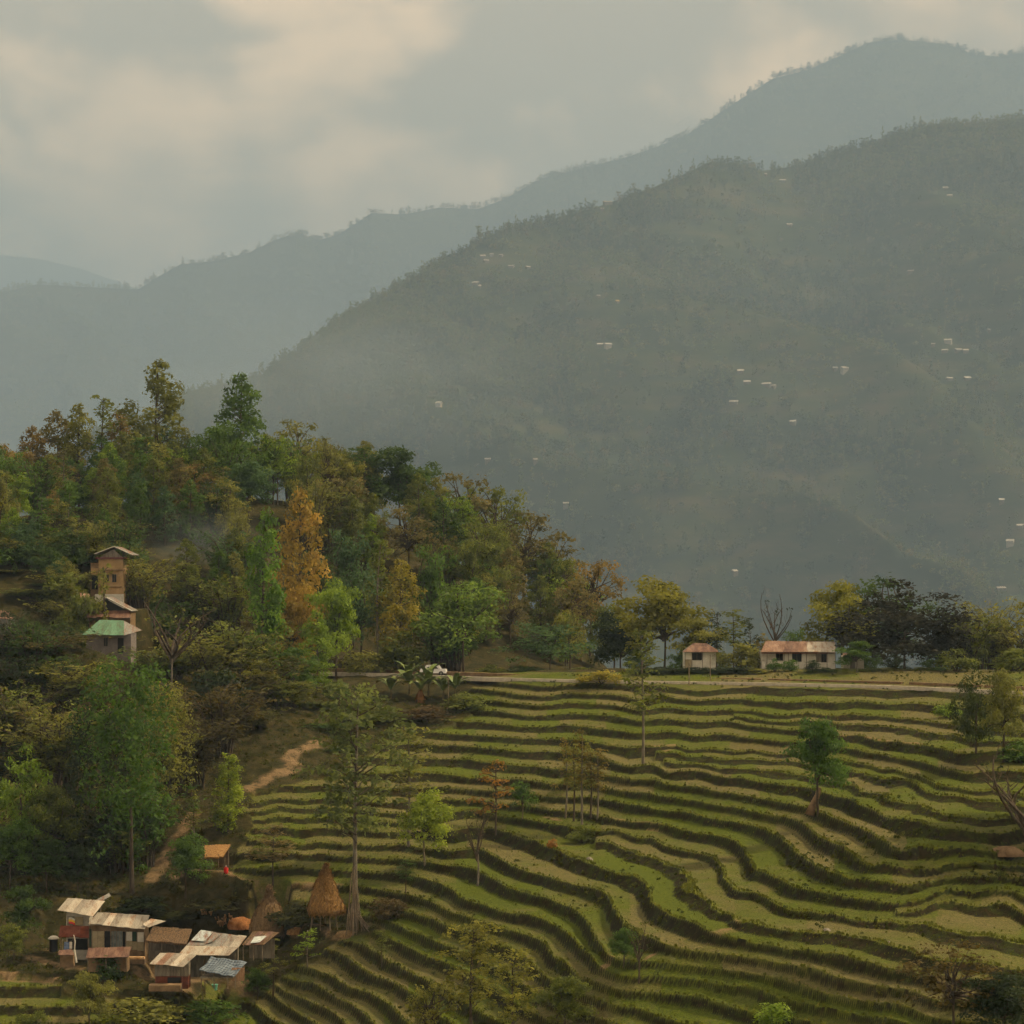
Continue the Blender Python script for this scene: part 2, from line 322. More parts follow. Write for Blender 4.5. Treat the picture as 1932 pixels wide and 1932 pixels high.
PATHS = [([(285, 1660), (310, 1620), (345, 1570), (365, 1535)], 15), ([(470, 1490), (500, 1470), (560, 1448), (545, 1432), (560, 1418), (600, 1402)], 15), ([(420, 1645), (470, 1660), (560, 1665), (640, 1668)], 9),
         ([(330, 1650), (380, 1655), (430, 1650)], 12), ([(0, 1838), (60, 1842), (110, 1845)], 10), ([(250, 1812), (290, 1830), (330, 1862), (400, 1868), (460, 1866)], 22), ([(245, 1818), (275, 1838)], 26), ([(60, 1808), (110, 1822), (150, 1830)], 14), ([(520, 1750), (560, 1765), (650, 1768)], 10),
         ([(1200, 1403), (1270, 1405), (1255, 1415)], 7), ([(1590, 1387), (1735, 1402)], 5), ([(100, 1790), (170, 1800), (260, 1815)], 16), ([(1390, 1740), (1345, 1765)], 12), ([(1235, 1785), (1215, 1810)], 8), ([(1150, 1800), (1140, 1825)], 8),
         ([(1020, 1530), (1060, 1545)], 6), ([(1150, 1540), (1250, 1560)], 6)]
FLATS = []     # (x, y, z, r): levelled ground under buildings
def terrain(x, y, full=False):
    Z = Zs(x, y); u, v = proj(x, y, Z)
    L = Lfield(u, v)
    L = L + 0.13 * (fbm(x / 5.0, y / 5.0, 3, 3) - 0.5) + 0.05 * (vnoise(x / 1.6, y / 1.6, 9) - 0.5)
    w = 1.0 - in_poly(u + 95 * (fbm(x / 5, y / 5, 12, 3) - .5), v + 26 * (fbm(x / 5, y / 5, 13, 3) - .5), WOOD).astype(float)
    w = np.where((v < 1268) & (u < 1180) & (L < -.6), 0.0, w)
    lo = np.full(np.shape(L), -1e6); hi = np.full(np.shape(L), 1e6)
    for t, a, b in THR:
        on = (u > a) & (u <= b)
        lo = np.where(on & (t <= L), np.maximum(lo, t), lo); hi = np.where(on & (t > L), np.minimum(hi, t), hi)
    gap = hi - lo; f = np.clip((L - lo) / gap, 0, 1); ok = (lo > -1e5) & (hi < 1e5)
    fr = 0.17 + 0.06 * vnoise(x / 3.0, y / 3.0, 21)      # plan width of the bank
    drop = np.where(f < fr, (f / fr) ** 0.8 * (1 - fr) * 0.97, (1 - f) * 0.97)
    # a little slump below each bank and a raised lip
    sp = 6.0 / np.maximum(np.abs(Lfield(u, v + 3.0) - Lfield(u, v - 3.0)), .08)      # picture rows from lip to lip
    A = np.minimum(STEP, 0.43 * sp * y / F) * (0.72 + 0.5 * vnoise(x / 8.0, y / 8.0, 77))
    off = -A * gap * drop
    off = np.where(f > 0.9, off + 0.10 * sstep(0.9, 0.98, f), off); off = np.where(f < 0.03, off + 0.10, off)
    off = np.where(ok, off, 0) * w
    bank = np.where(ok & (f < fr), 1.0, 0.0) * w
    near_lip = np.where(ok, np.maximum(sstep(0.84, 0.97, f), sstep(0.03, 0.0, f)), 0) * w
    rough = 0.22 * (fbm(x / 2.2, y / 2.2, 31, 3) - 0.5) * np.where(w > 0.5, 0.5 + 0.8 * bank, 2.2)
    z = Z + off + rough
    for (fx, fy, fz, r) in FLATS:
        k = sstep(r * 1.5, r, np.hypot(x - fx, y - fy)); z = z * (1 - k) + (fz + 0.0) * k
    if not full: return z
    d = np.zeros(np.shape(L))
    jit = 14 * (fbm(x / 1.6, y / 1.6, 55, 3) - .5)
    for pts, wd in PATHS: d = np.maximum(d, sstep(wd * 1.25, wd * 0.5, seg_dist(u, v, pts) + jit))
    d = d * np.where(u < 700, 1, (1 - bank))
    kk = np.round(np.where(ok, hi, 0) * 3); h1 = _hash(kk, kk * 0 + 5, 3); seg = np.floor((u + 200 * h1) / (80 + 120 * h1)); road = _hash(kk, seg, 11)
    return z, bank, near_lip, d, w, road, L, u, v

def raycast(u, v, d0=170, d1=470):
    D = np.arange(d0, d1, 0.5); r = ray(u, v)
    x, z = r[0] * D / r[1], r[2] * D / r[1]; g = terrain(x, D)
    i = np.argmax(g >= z) if (g >= z).any() else len(D) - 1
    return Vector((float(x[i]), float(D[i]), float(g[i])))
def ground(x, y): return float(terrain(np.array([x]), np.array([y]))[0])

def terrain_mesh():
    rows = np.r_[np.arange(100, 170, 3.0), np.arange(170, 190, .25), np.arange(190, 358, 0.2), np.arange(358, 380, .4), np.arange(380, 470, 1.0), np.arange(470, 640, 4.0)]
    nc = 640; s = np.linspace(-1, 1, nc)
    Y = np.repeat(rows[:, None], nc, 1); X = s[None, :] * (Y * 966 / F * 1.16 + 4)
    z, bank, lip, dirt, w, road, L, u, v = terrain(X, Y, True)
    fall = np.where(Y < 165, (165 - Y) * 0.8, 0); z = z - fall
    fall = np.where(Y > 500, (Y - 500) * 0.7, 0); z = z - fall
    V = np.stack([X, Y, z], -1).reshape(-1, 3); nr = len(rows)
    i = (np.arange(nr - 1)[:, None] * nc + np.arange(nc - 1)[None, :]).ravel()
    Q = np.c_[i, i + 1, i + nc + 1, i + nc]
    return np_mesh('terraced_hillside', V, Q, None, True, {'bank': bank, 'lip': lip, 'dirt': dirt, 'wood': 1 - w, 'plot': road})
# ---------------------------------------------------------------- pads for the buildings, then the hillside itself
def pad(u, v, r, D=None):
    p = raycast(u, v) if D is None else None
    if p is None:
        q = at(u, v, D); p = Vector((q.x, q.y, ground(q.x, q.y)))
    FLATS.append((p.x, p.y, p.z, r)); return p
PAD = {}
for key, u, v, r in [('long', 228, 1797, 5.5), ('left', 150, 1775, 4.0), ('front', 325, 1850, 3.4), ('pair', 400, 1812, 4.5), ('tarp', 415, 1845, 3.2), ('thatch', 325, 1795, 3.5), ('low', 205, 1818, 3.5),
                     ('lean', 495, 1790, 2.5), ('hut', 400, 1640, 2.5), ('stack_a', 612, 1745, 2.0), ('stack_b', 505, 1768, 1.8)]:
    PAD[key] = pad(u, v, r)
for key, u, v, D, r in [('white', 1507, 1262, 362, 8), ('small', 1322, 1262, 366, 4), ('annex', 1618, 1262, 368, 3), ('yellow', 212, 1130, 380, 5), ('gable', 203, 1178, 366, 4), ('green', 205, 1235, 348, 5), ('edge', 5, 1190, 362, 4), ('pink', 165, 1165, 372, 3)]:
    PAD[key] = pad(u, v, r, D)

def terrain_mat():
    m, N, Lk, b = new_mat('terrace_ground')
    t = N.new('ShaderNodeTexCoord')
    def noise(scale, detail=6, rough=0.65, stretch=None):
        n = N.new('ShaderNodeTexNoise'); n.inputs['Scale'].default_value = scale; n.inputs['Detail'].default_value = detail; n.inputs['Roughness'].default_value = rough
        if stretch:
            mpn = N.new('ShaderNodeMapping'); mpn.inputs['Scale'].default_value = stretch; Lk.new(t.outputs['Object'], mpn.inputs['Vector']); Lk.new(mpn.outputs['Vector'], n.inputs['Vector'])
        else: Lk.new(t.outputs['Object'], n.inputs['Vector'])
        return n.outputs['Fac']
    def ramp(f, els):
        r = N.new('ShaderNodeValToRGB')
        for i, (p, c) in enumerate(els):
            e = r.color_ramp.elements[i] if i < 2 else r.color_ramp.elements.new(p)
            e.position = p; e.color = (*c, 1) if len(c) == 3 else c
        Lk.new(f, r.inputs['Fac']); return r.outputs['Color']
    def mix(f, a, b_):
        x = N.new('ShaderNodeMix'); x.data_type = 'RGBA'; Lk.new(f, x.inputs[0]); Lk.new(a, x.inputs[6]); Lk.new(b_, x.inputs[7]); return x.outputs[2]
    def attr(n):
        a = N.new('ShaderNodeAttribute'); a.attribute_name = n; return a.outputs['Fac']
    def math_(op, a, b_=None, val=None):
        x = N.new('ShaderNodeMath'); x.operation = op; Lk.new(a, x.inputs[0])
        if b_ is not None: Lk.new(b_, x.inputs[1])
        if val is not None: x.inputs[1].default_value = val
        x.use_clamp = True; return x.outputs[0]
    fine = noise(3.5, 8, 0.75); big = noise(0.085, 5, 0.6); mid = noise(0.6, 6, 0.7)
    grass = ramp(fine, [(0.3, (0.042, 0.062, 0.008)), (0.72, (0.150, 0.172, 0.024)), (0.5, (0.088, 0.115, 0.015))])
    stub = ramp(fine, [(0.3, (0.082, 0.072, 0.028)), (0.75, (0.240, 0.205, 0.092))])
    dryf = ramp(math_('ADD', math_('ADD', math_('MULTIPLY', big, val=0.50), math_('MULTIPLY', mid, val=0.30)), math_('MULTIPLY', attr('plot'), val=0.22)), [(0.44, (0, 0, 0)), (0.60, (1, 1, 1))])
    tread = mix(math_('MULTIPLY', dryf, val=0.85), grass, stub)
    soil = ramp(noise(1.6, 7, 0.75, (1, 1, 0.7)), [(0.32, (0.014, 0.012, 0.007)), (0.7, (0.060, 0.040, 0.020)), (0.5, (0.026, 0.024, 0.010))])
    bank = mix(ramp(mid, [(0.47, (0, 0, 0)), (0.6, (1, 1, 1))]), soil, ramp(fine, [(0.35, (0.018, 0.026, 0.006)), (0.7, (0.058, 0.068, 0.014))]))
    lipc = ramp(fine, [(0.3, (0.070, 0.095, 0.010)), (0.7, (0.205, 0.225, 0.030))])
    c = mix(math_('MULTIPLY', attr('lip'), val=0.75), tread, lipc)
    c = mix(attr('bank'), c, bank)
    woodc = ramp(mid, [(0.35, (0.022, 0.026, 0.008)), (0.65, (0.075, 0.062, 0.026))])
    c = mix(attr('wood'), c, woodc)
    dirt = ramp(fine, [(0.25, (0.13, 0.085, 0.045)), (0.75, (0.34, 0.24, 0.135))])
    c = mix(math_('MULTIPLY', attr('dirt'), ramp(mid, [(0.36, (0.1, 0.1, 0.1)), (0.56, (1, 1, 1))])), c, dirt)
    Lk.new(c, b.inputs['Base Color']); b.inputs['Roughness'].default_value = 0.95; b.inputs['Specular IOR Level'].default_value = 0.05
    bp = N.new('ShaderNodeBump'); bp.inputs['Strength'].default_value = 0.9; bp.inputs['Distance'].default_value = 0.25; Lk.new(fine, bp.inputs['Height']); Lk.new(bp.outputs['Normal'], b.inputs['Normal'])
    return m
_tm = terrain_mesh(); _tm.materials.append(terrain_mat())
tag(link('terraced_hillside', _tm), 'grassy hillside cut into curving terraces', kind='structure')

# ---------------------------------------------------------------- the far hills
def hill_colour(name, c1, c2, c3):
    return noise_mat(name, c1, c2, 0.006, c3=c3, stretch=(1, 1, 4), detail=10, rough=1.0, spec=0.0, lo=0.3, hi=0.7)
FS = 3.0      # the hills across the valley
class Hill:
    def __init__(s, name, ridge, base, zb, mat, rib, seed, nu, ns, label, ext=(0, 1932), freq=1.0, pw=0.95, tree=8):
        R = np.array(ridge, float); R[:, 2] *= FS; s.ext = ext; base = [(p, q * FS) for p, q in base]; zb *= FS; rib *= FS; freq /= FS
        U = np.linspace(ext[0], ext[1], nu); S = np.r_[np.linspace(-0.35, 0, 14)[:-1], np.linspace(0, 1, ns)]
        rv = np.interp(U, R[:, 0], R[:, 1]) + tree; rD = np.interp(U, R[:, 0], R[:, 2]); B = np.array(base, float); bD = np.interp(U, B[:, 0], B[:, 1])
        rz = (HZ - rv) / F * rD
        kn = np.ones(61) / 61; sm_ = lambda q_: np.convolve(np.pad(q_, 30, mode='edge'), kn, 'valid')
        rD = sm_(rD); rz = (HZ - rv) / F * rD; rzs = sm_(rz)
        SS, UU = np.meshgrid(S, U, indexing='ij')
        D = rD + (bD - rD) * SS; sp = np.clip(SS, 0, 1)
        bl = sstep(0.0, 0.3, sp); r_ = rz * (1 - bl) + rzs * bl; z = r_ + (zb - r_) * sp ** pw
        z = np.where(SS < 0, rz + SS * (rD - bD) * 0.55, z)
        X = (UU - 966) / F * D
        env = np.clip(sp * 6, 0, 1) * np.clip((1 - sp) * 4, 0, 1)
        q = freq / 1000.0
        wx = X + 120 / freq * (fbm(X * q * 2, D * q * 2, seed + 7) - .5) + (D - rD) * 0.45
        ribs = 1 - np.abs(2 * fbm(wx * q * 4.2, D * q * 1.3, seed, 4) - 1) * 2
        z = z + env * rib * (ribs - 0.62) + env * rib * 0.35 * (fbm(X * q * 14, D * q * 14, seed + 3, 4) - .5)
        s.X, s.Y, s.Z, s.nu, s.U, s.S = X, D, z, nu, U, S
        nr = len(S); i = (np.arange(nr - 1)[:, None] * nu + np.arange(nu - 1)[None, :]).ravel()
        me = np_mesh(name, np.stack([X, D, z], -1).reshape(-1, 3), np.c_[i, i + nu, i + nu + 1, i + 1], mat, True)
        tag(link(name, me), label, kind='structure')
    def pt(s, u, t):
        """bilinear point for arrays u (picture column) and t (0 ridge .. 1 foot)"""
        fi = np.clip((u - s.U[0]) / (s.U[1] - s.U[0]), 0, s.nu - 1.001); n0 = 13; ns = len(s.S) - n0
        fj = n0 + np.clip(t, 0, 1) * (ns - 1); fj = np.clip(fj, 0, len(s.S) - 1.001)
        i, j = fi.astype(int), fj.astype(int); a, b = fi - i, fj - j
        def g(A): return (A[j, i] * (1 - a) + A[j, i + 1] * a) * (1 - b) + (A[j + 1, i] * (1 - a) + A[j + 1, i + 1] * a) * b
        return np.stack([g(s.X), g(s.Y), g(s.Z)], -1)
    def cast(s, u, v):
        t = np.linspace(0, 1, 800); P = s.pt(np.full(800, float(u)), t); vv = proj(P[:, 0], P[:, 1], P[:, 2])[1]
        i = np.nonzero(vv >= v)[0]; i = i[0] if len(i) else 799
        return Vector(P[i])
M['hill'] = hill_colour('hill_ground', (0.022, 0.032, 0.012), (0.090, 0.074, 0.036), (0.042, 0.050, 0.018))
M['hill_far'] = hill_colour('far_hill_ground', (0.030, 0.034, 0.012), (0.075, 0.062, 0.030), (0.045, 0.050, 0.018))
hill1 = Hill('wooded_hill', [(-500, 1080, 1500), (-200, 960, 1600), (100, 850, 1700), (250, 790, 1750), (340, 745, 1800), (480, 715, 1850), (560, 660, 1900), (620, 610, 1930), (700, 560, 1970), (780, 515, 2000), (870, 465, 2050), (900, 445, 2060), (960, 420, 2080), (1040, 405, 2100),
    (1130, 380, 2120), (1230, 345, 2150), (1300, 315, 2180), (1340, 295, 2200), (1400, 300, 2250), (1440, 312, 2320), (1500, 304, 2350), (1560, 285, 2350), (1640, 265, 2330), (1700, 240, 2300), (1780, 222, 2280), (1850, 222, 2250), (1932, 212, 2250), (2150, 190, 2250), (2400, 210, 2300)],
    [(-500, 1300), (100, 1350), (800, 1250), (1932, 1100), (2400, 1100)], -140, M['hill'], 72, 5, 420, 300, 'broad hazy hill of woods and small fields across the valley', (-450, 2300))
hill2 = Hill('far_ridge', [(-400, 600, 5000), (-100, 560, 5000), (0, 545, 5000), (70, 530, 5000), (150, 535, 5000), (260, 540, 5000), (290, 520, 5000), (340, 492, 5000), (400, 487, 5000), (470, 470, 5000), (510, 450, 5000), (560, 432, 5000), (600, 447, 5000), (640, 435, 5000), (700, 395, 5000), (760, 398, 5000), (830, 385, 5000), (900, 388, 5000), (950, 370, 5000), (1020, 330, 5000), (1100, 310, 5000), (1180, 290, 5000), (1240, 270, 5000), (1300, 245, 5000), (1360, 205, 5000), (1420, 165, 5000), (1460, 140, 5000), (1520, 125, 5000), (1580, 100, 5000), (1640, 72, 5000), (1700, 65, 5000), (1760, 72, 5000), (1810, 80, 5000), (1840, 95, 5000), (1890, 98, 5000), (1932, 90, 5000), (2100, 60, 5000), (2400, 90, 5000)],
    [(-400, 3200), (2400, 3600)], -200, M['hill_far'], 110, 25, 420, 160, 'long hazy mountain ridge behind the wooded hill', (-350, 2350), 0.45, 1.0, 5)
hill3 = Hill('faint_mountain', [(-900, 440, 9300), (-300, 470, 9300), (0, 480, 9300), (70, 487, 9300), (150, 505, 9300), (240, 538, 9300), (330, 570, 9300), (500, 640, 9300), (700, 720, 9300)], [(-900, 7600), (700, 7600)], -200, M['hill_far'], 120, 45, 120, 60,
    'faint mountain shoulder at the left edge behind the ridge', (-850, 650), 0.3, 1.0, 0)
# valley floor, one sheet out to the horizon
mb = MB(); mb.face((-34000, -3000, -715), (34000, -3000, -715), (34000, 31000, -715), (-34000, 31000, -715))
tag(mb.build('valley_ground', M['hill_far']), 'valley ground hidden below the hills', kind='structure')

# ---------------------------------------------------------------- leaves and trees
def leaf_quads(rng, P, Nn, size, droop=0.0, aspect=0.55, rnd=None, sj=0.35):
    """rhombic leaves at P with normals Nn"""
    n = len(P); Nn = Nn / (np.linalg.norm(Nn, axis=1, keepdims=True) + 1e-9)
    t = rng.normal(size=(n, 3)); t[:, 2] -= droop * 2.0
    t -= Nn * (t * Nn).sum(1, keepdims=True); t /= np.linalg.norm(t, axis=1, keepdims=True) + 1e-9
    b = np.cross(Nn, t); s = (size * (1 + sj * rng.normal(size=(n, 1)))).clip(size * 0.4)
    V = np.stack([P - t * s * .5, P + b * s * aspect * .5 - t * s * .05, P + t * s * .5 - Nn * s * 0.12, P - b * s * aspect * .5 - t * s * .05], 1)
    rnd = rng.random(n) if rnd is None else np.clip(rnd + rng.normal(size=n) * 0.13, 0, 1)
    return V.reshape(-1, 3), np.arange(n * 4).reshape(-1, 4), np.repeat(rnd, 4)
def puff_leaves(rng, puffs, density, size, droop=0.0, up=0.25, shell=0.55, aspect=0.55, jit=0.55):
    """puffs: rows of (x, y, z, rx, rz); leaves through the outer part of each clump"""
    Ps, Ns, Rs = [], [], []
    for (x, y, z, rx, rz) in puffs:
        n = max(6, int(density * (rx * rx * 2 + rx * rz * 2) / (size * size)))
        d = rng.normal(size=(n, 3)); d /= np.linalg.norm(d, axis=1, keepdims=True)
        flip = (d[:, 2] < -0.25) & (rng.random(n) < 0.6); d[flip, 2] *= -1
        r = 1 - shell * rng.random((n, 1)) ** 1.6 + 0.12 * rng.normal(size=(n, 1))
        Ps.append(np.array([x, y, z]) + d * r * np.array([rx, rx, rz])); nn = d + jit * rng.normal(size=(n, 3)); nn[:, 2] += up; Ns.append(nn)
        Rs.append(np.full(n, 0.5 + 0.22 * rng.normal()))
    return leaf_quads(rng, np.concatenate(Ps), np.concatenate(Ns), size, droop, aspect, np.concatenate(Rs))
def limb(mb, rng, a, b, r0, r1, bend=0.12, n=5, seg=5):
    a, b = Vector(a), Vector(b); L = (b - a).length; pts = []
    off = Vector(rng.normal(size=3)) * L * bend; off.z = abs(off.z) * 0.6
    for i in range(seg + 1):
        t = i / seg; pts.append(a.lerp(b, t) + off * math.sin(math.pi * t) * 0.8)
    mb.tube(pts, [r0 + (r1 - r0) * i / seg for i in range(seg + 1)], n, cap=False)

# every prototype stands 10 m tall on its base; returns (trunk mesh, crown mesh, crown width)
def proto(kind, seed):
    rng = np.random.default_rng(seed); mb = MB(); lb = MB(); puffs = []; U = rng.uniform
    kw = dict(density=3.4, size=0.34)
    if kind in ('cone', 'column'):
        wid = 2.0 if kind == 'cone' else 1.35; z0 = 0.9 if kind == 'cone' else 0.5
        limb(mb, rng, (0, 0, -0.8), (U(-.15, .15), 0, 9.6), 0.20, 0.03, 0.02, 6, 8)
        N_ = 84 if kind == 'cone' else 60
        for i in range(N_):
            z = z0 + (9.6 - z0) * (i + U()) / N_
            t = (z - z0) / (9.9 - z0); prof = (max(0, math.sin(math.pi * min(1, (t * 0.88 + 0.13)))) ** 0.8) if kind == 'cone' else math.sin(math.pi * min(1, t * 0.72 + 0.26)) ** 0.6
            r = wid * prof * U(0.3, 1.0) ** .7; a = U(0, 6.283); R = U(.45, .85) * (0.42 + 0.58 * prof)
            puffs.append((r * math.cos(a), r * math.sin(a), z, R, R * 0.9))
            if i % 2 == 0: limb(lb, rng, (0, 0, z - 0.4 * r), (r * .8 * math.cos(a), r * .8 * math.sin(a), z), 0.05, 0.015, 0.05, 4, 3)
        kw['size'] = 0.25; kw['density'] = 2.8; width = wid * 2.3
    elif kind == 'round':
        limb(mb, rng, (0, 0, -0.8), (U(-.4, .4), U(-.4, .4), 5.0), 0.30, 0.16, 0.05, 7, 5)
        for i in range(52):
            a = U(0, 6.283); t = U(0, 1) ** 0.7; el = U(-0.55, 1.0); ph = el * math.pi / 2
            x, y, z = 3.5 * t * math.cos(a) * math.cos(ph), 3.5 * t * math.sin(a) * math.cos(ph), 5.4 + 3.8 * t * math.sin(ph)
            R = U(0.75, 1.35); puffs.append((x, y, z, R, R * 0.72))
            if i % 3 == 0: limb(lb, rng, (0, 0, 3.2 + U(0, 1.6)), (x * .85, y * .85, z - .2), 0.12, 0.03, 0.1, 5, 4)
        kw.update(size=0.30); width = 8.3
    elif kind == 'airy':       # flat layered crown, branches showing
        limb(mb, rng, (0, 0, -0.8), (U(-.4, .4), U(-.3, .3), 5.5), 0.24, 0.13, 0.06, 6, 5)
        for i in range(46):
            a = U(0, 6.283); r = 3.0 * U(0.05, 1) ** 0.6; z = 2.6 + 7.0 * U() * (1 - 0.45 * r / 3.0)
            R = U(0.5, 1.05); puffs.append((r * math.cos(a), r * math.sin(a), z, R, R * 0.72))
            limb(lb, rng, (0, 0, 3.0 + U(0, 2.4)), (r * .9 * math.cos(a), r * .9 * math.sin(a), z - .1), 0.09, 0.02, 0.1, 4, 4)
        kw.update(size=0.28, density=1.9, shell=0.95, up=0.6); width = 8.6
    elif kind == 'bamboo':     # arching culms with drooping plumes
        P = []
        for i in range(34):
            a = U(0, 6.283); h = U(6.2, 10.0); rr = U(1.0, 3.6) * (0.4 + 0.06 * h); bx, by = U(-.8, .8), U(-.6, .6); pts = []
            for j in range(8):
                t = j / 7; pts.append((bx + rr * t ** 2.3 * math.cos(a), by + rr * t ** 2.3 * math.sin(a), -0.6 + (h + 0.6) * (t - 0.13 * t ** 5) * 1.06))
            lb.tube(pts, [0.06 * (1 - .8 * t / 7) for t in range(8)], 4, cap=False)
            for j in range(11):
                t = U(0.28, 1.0); k = min(6, int(t * 7)); q = t * 7 - k
                p = [pts[k][m] * (1 - q) + pts[k + 1][m] * q for m in range(3)]; R = U(.38, .8) * (1.15 - .35 * t)
                puffs.append((p[0] + U(-.5, .5), p[1] + U(-.5, .5), p[2] - R * .5, R * .8, R * 1.05))
        kw.update(size=0.34, density=1.2, droop=0.8, aspect=0.32, shell=0.9); width = 7.6
    elif kind == 'slender':    # long bare stem, tufts on short side branches high up
        limb(mb, rng, (0, 0, -0.6), (U(-.3, .3), 0, 9.7), 0.15, 0.04, 0.02, 6, 7)
        for i in range(26):
            z = 4.0 + 5.9 * (i + U()) / 26; a = U(0, 6.283); r = U(.2, 1.25) * (1.15 - 0.6 * (z - 4) / 6)
            R = U(.3, .6); puffs.append((r * math.cos(a), r * math.sin(a), z, R, R * .8)); limb(lb, rng, (0, 0, z - r * .5), (r * math.cos(a), r * math.sin(a), z), 0.035, 0.012, 0.08, 4, 3)
        kw.update(size=0.24, density=2.2); width = 2.8
    elif kind == 'bare':
        limb(mb, rng, (0, 0, -0.6), (0.1, 0, 4.4), 0.20, 0.13, 0.04, 6, 4)
        for i in range(9):
            a = i * 2.4 + U(-.4, .4); z0 = U(2.4, 4.4); r = U(1.2, 3.0); tip = (r * math.cos(a), r * math.sin(a), z0 + U(2.2, 5.4))
            limb(lb, rng, (0, 0, z0), tip, 0.10, 0.03, 0.14, 5, 5)
            for j in range(4):
                t = U(.4, 1); p = [tip[m] * t + (0, 0, z0)[m] * (1 - t) for m in range(3)]
                q = [p[0] + U(-.8, .8), p[1] + U(-.8, .8), p[2] + U(.3, 1.3)]; limb(lb, rng, p, q, 0.03, 0.01, 0.1, 4, 3)
                if U() < .45: puffs.append((q[0], q[1], q[2], U(.15, .3), U(.12, .25)))
        kw.update(size=0.22, density=1.4); width = 5.4
    elif kind == 'vine':       # tall lumpy tree hung with creepers
        limb(mb, rng, (0, 0, -0.8), (0.2, 0, 3.6), 0.35, 0.15, 0.03, 7, 4)
        for k in range(17):      # hanging curtains of creeper round the stem
            a = U(0, 6.283); r0 = 1.75 * U() ** .6; zt = 9.5 - 1.4 * (r0 / 1.75) ** 2 * U(.3, 1.6) - (U() < .3) * 1.5; zb_ = U(.2, 3.6)
            n_ = int((zt - zb_) * 2.1); ph = U(0, 6.28)
            for i in range(n_):
                t = (i + U()) / n_; z = zt + (zb_ - zt) * t; sw = .22 * math.sin(z * 1.7 + ph); R = U(.30, .52) * (1.1 - .5 * t)
                puffs.append((r0 * math.cos(a) * (1 + .12 * math.sin(3 * t)) + sw, r0 * math.sin(a) + U(-.15, .15), z, R, R * U(1.0, 1.7)))
        kw.update(size=0.16, density=1.25, droop=0.9, aspect=.5); width = 4.6
    elif kind == 'shrub':
        for i in range(26):
            a = U(0, 6.283); r = 3.9 * U() ** .6; z = 1.2 + 6.8 * U() * (1 - (r / 4.6) ** 2); R = U(1.3, 2.3)
            puffs.append((r * math.cos(a), r * math.sin(a), z, R, R * .85))
            if i % 4 == 0: limb(lb, rng, (0, 0, -.5), (r * math.cos(a) * .7, r * math.sin(a) * .7, z), 0.2, 0.05, 0.1, 5, 3)
        kw.update(size=0.70, density=2.3); width = 10.0
    elif kind == 'dome':       # dense crown down to the ground
        limb(mb, rng, (0, 0, -0.8), (U(-.3, .3), 0, 5.0), 0.30, 0.16, 0.05, 7, 4)
        for i in range(80):
            a = U(0, 6.283); t = U(.35, 1); ph = math.asin(U(0, 1)); x, y, z = 3.9 * t * math.cos(a) * math.cos(ph), 3.9 * t * math.sin(a) * math.cos(ph), 1.6 + 7.2 * t * math.sin(ph)
            R = U(.6, 1.25); puffs.append((x, y, z, R, R * .8))
        kw.update(size=0.30, density=2.2); width = 9
    elif kind == 'tall':       # bare lower half, loose leafy clumps above
        limb(mb, rng, (0, 0, -0.6), (U(-.2, .2), 0, 9.4), 0.15, 0.04, 0.02, 7, 8)
        for i in range(110):
            z = 4.0 + 5.8 * (i + U()) / 110; a = U(0, 6.283); r = 1.6 * math.sin(math.pi * min(1, (z - 3.4) / 7.2)) ** .6 * U(.1, 1.0) ** .7; R = U(.16, .38)
            puffs.append((r * math.cos(a), r * math.sin(a), z, R, R * 1.1)); 
            if i % 4 == 0: limb(lb, rng, (0, 0, z - r * .9), (r * math.cos(a), r * math.sin(a), z), 0.03, 0.01, 0.08, 4, 3)
        kw.update(size=0.19, density=2.3, droop=.5); width = 3.4
    elif kind == 'flower':     # upright stem with tufts at the ends of short crooked arms
        limb(mb, rng, (0, 0, -0.6), (0.1, 0, 9.2), 0.34, 0.12, 0.03, 6, 6)
        for i in range(16):
            z = 2.8 + 6.8 * (i + U()) / 16; a = U(0, 6.283); r = U(.5, 2.0) * (1.25 - .08 * z); R = U(.45, .85)
            puffs.append((r * math.cos(a), r * math.sin(a), z, R, R * .7)); limb(lb, rng, (0, 0, z - .5), (r * math.cos(a), r * math.sin(a), z), 0.09, 0.03, .1, 4, 3)
        kw.update(size=0.32, density=2.4); width = 4.4
    elif kind == 'drape':      # pale-leaved hanging crown on a stout stem
        limb(mb, rng, (0, 0, -0.8), (0.2, 0, 6.5), 0.3, 0.15, 0.04, 6, 5)
        for i in range(70):
            a = U(0, 6.283); t = U(.25, 1); el = U(-.1, 1); ph = el * math.pi / 2
            x, y, z = 3.2 * t * math.cos(a) * math.cos(ph), 3.2 * t * math.sin(a) * math.cos(ph), 5.2 + 4.2 * t * math.sin(ph)
            R = U(.45, .85); puffs.append((x, y, z - U(0, 2.2), R, R * U(.8, 1.7)))
            if i % 6 == 0: limb(lb, rng, (0, 0, 3 + U(0, 2)), (x * .85, y * .85, z - .2), 0.1, 0.03, .1, 5, 4)
        kw.update(size=0.28, density=1.9, droop=.8, aspect=.45); width = 7.6
    V, Q, rn = puff_leaves(rng, puffs, **kw)
    V[:, 2] = np.maximum(V[:, 2], -0.3)
    h = np.percentile(V[:, 2], 99.8); width = 2 * np.percentile(np.abs(V[:, 0]), 91)
    crown = np_mesh('crown_' + kind, V, Q, M['leaf'], False, {'rnd': rn})
    trunk = mb.mesh('trunk_' + kind, M['bark'], True) if mb.v else None; limbs = lb.mesh('branches_' + kind, M['bark'], True) if lb.v else None
    return trunk, limbs, crown, h, width
PROTO = {}
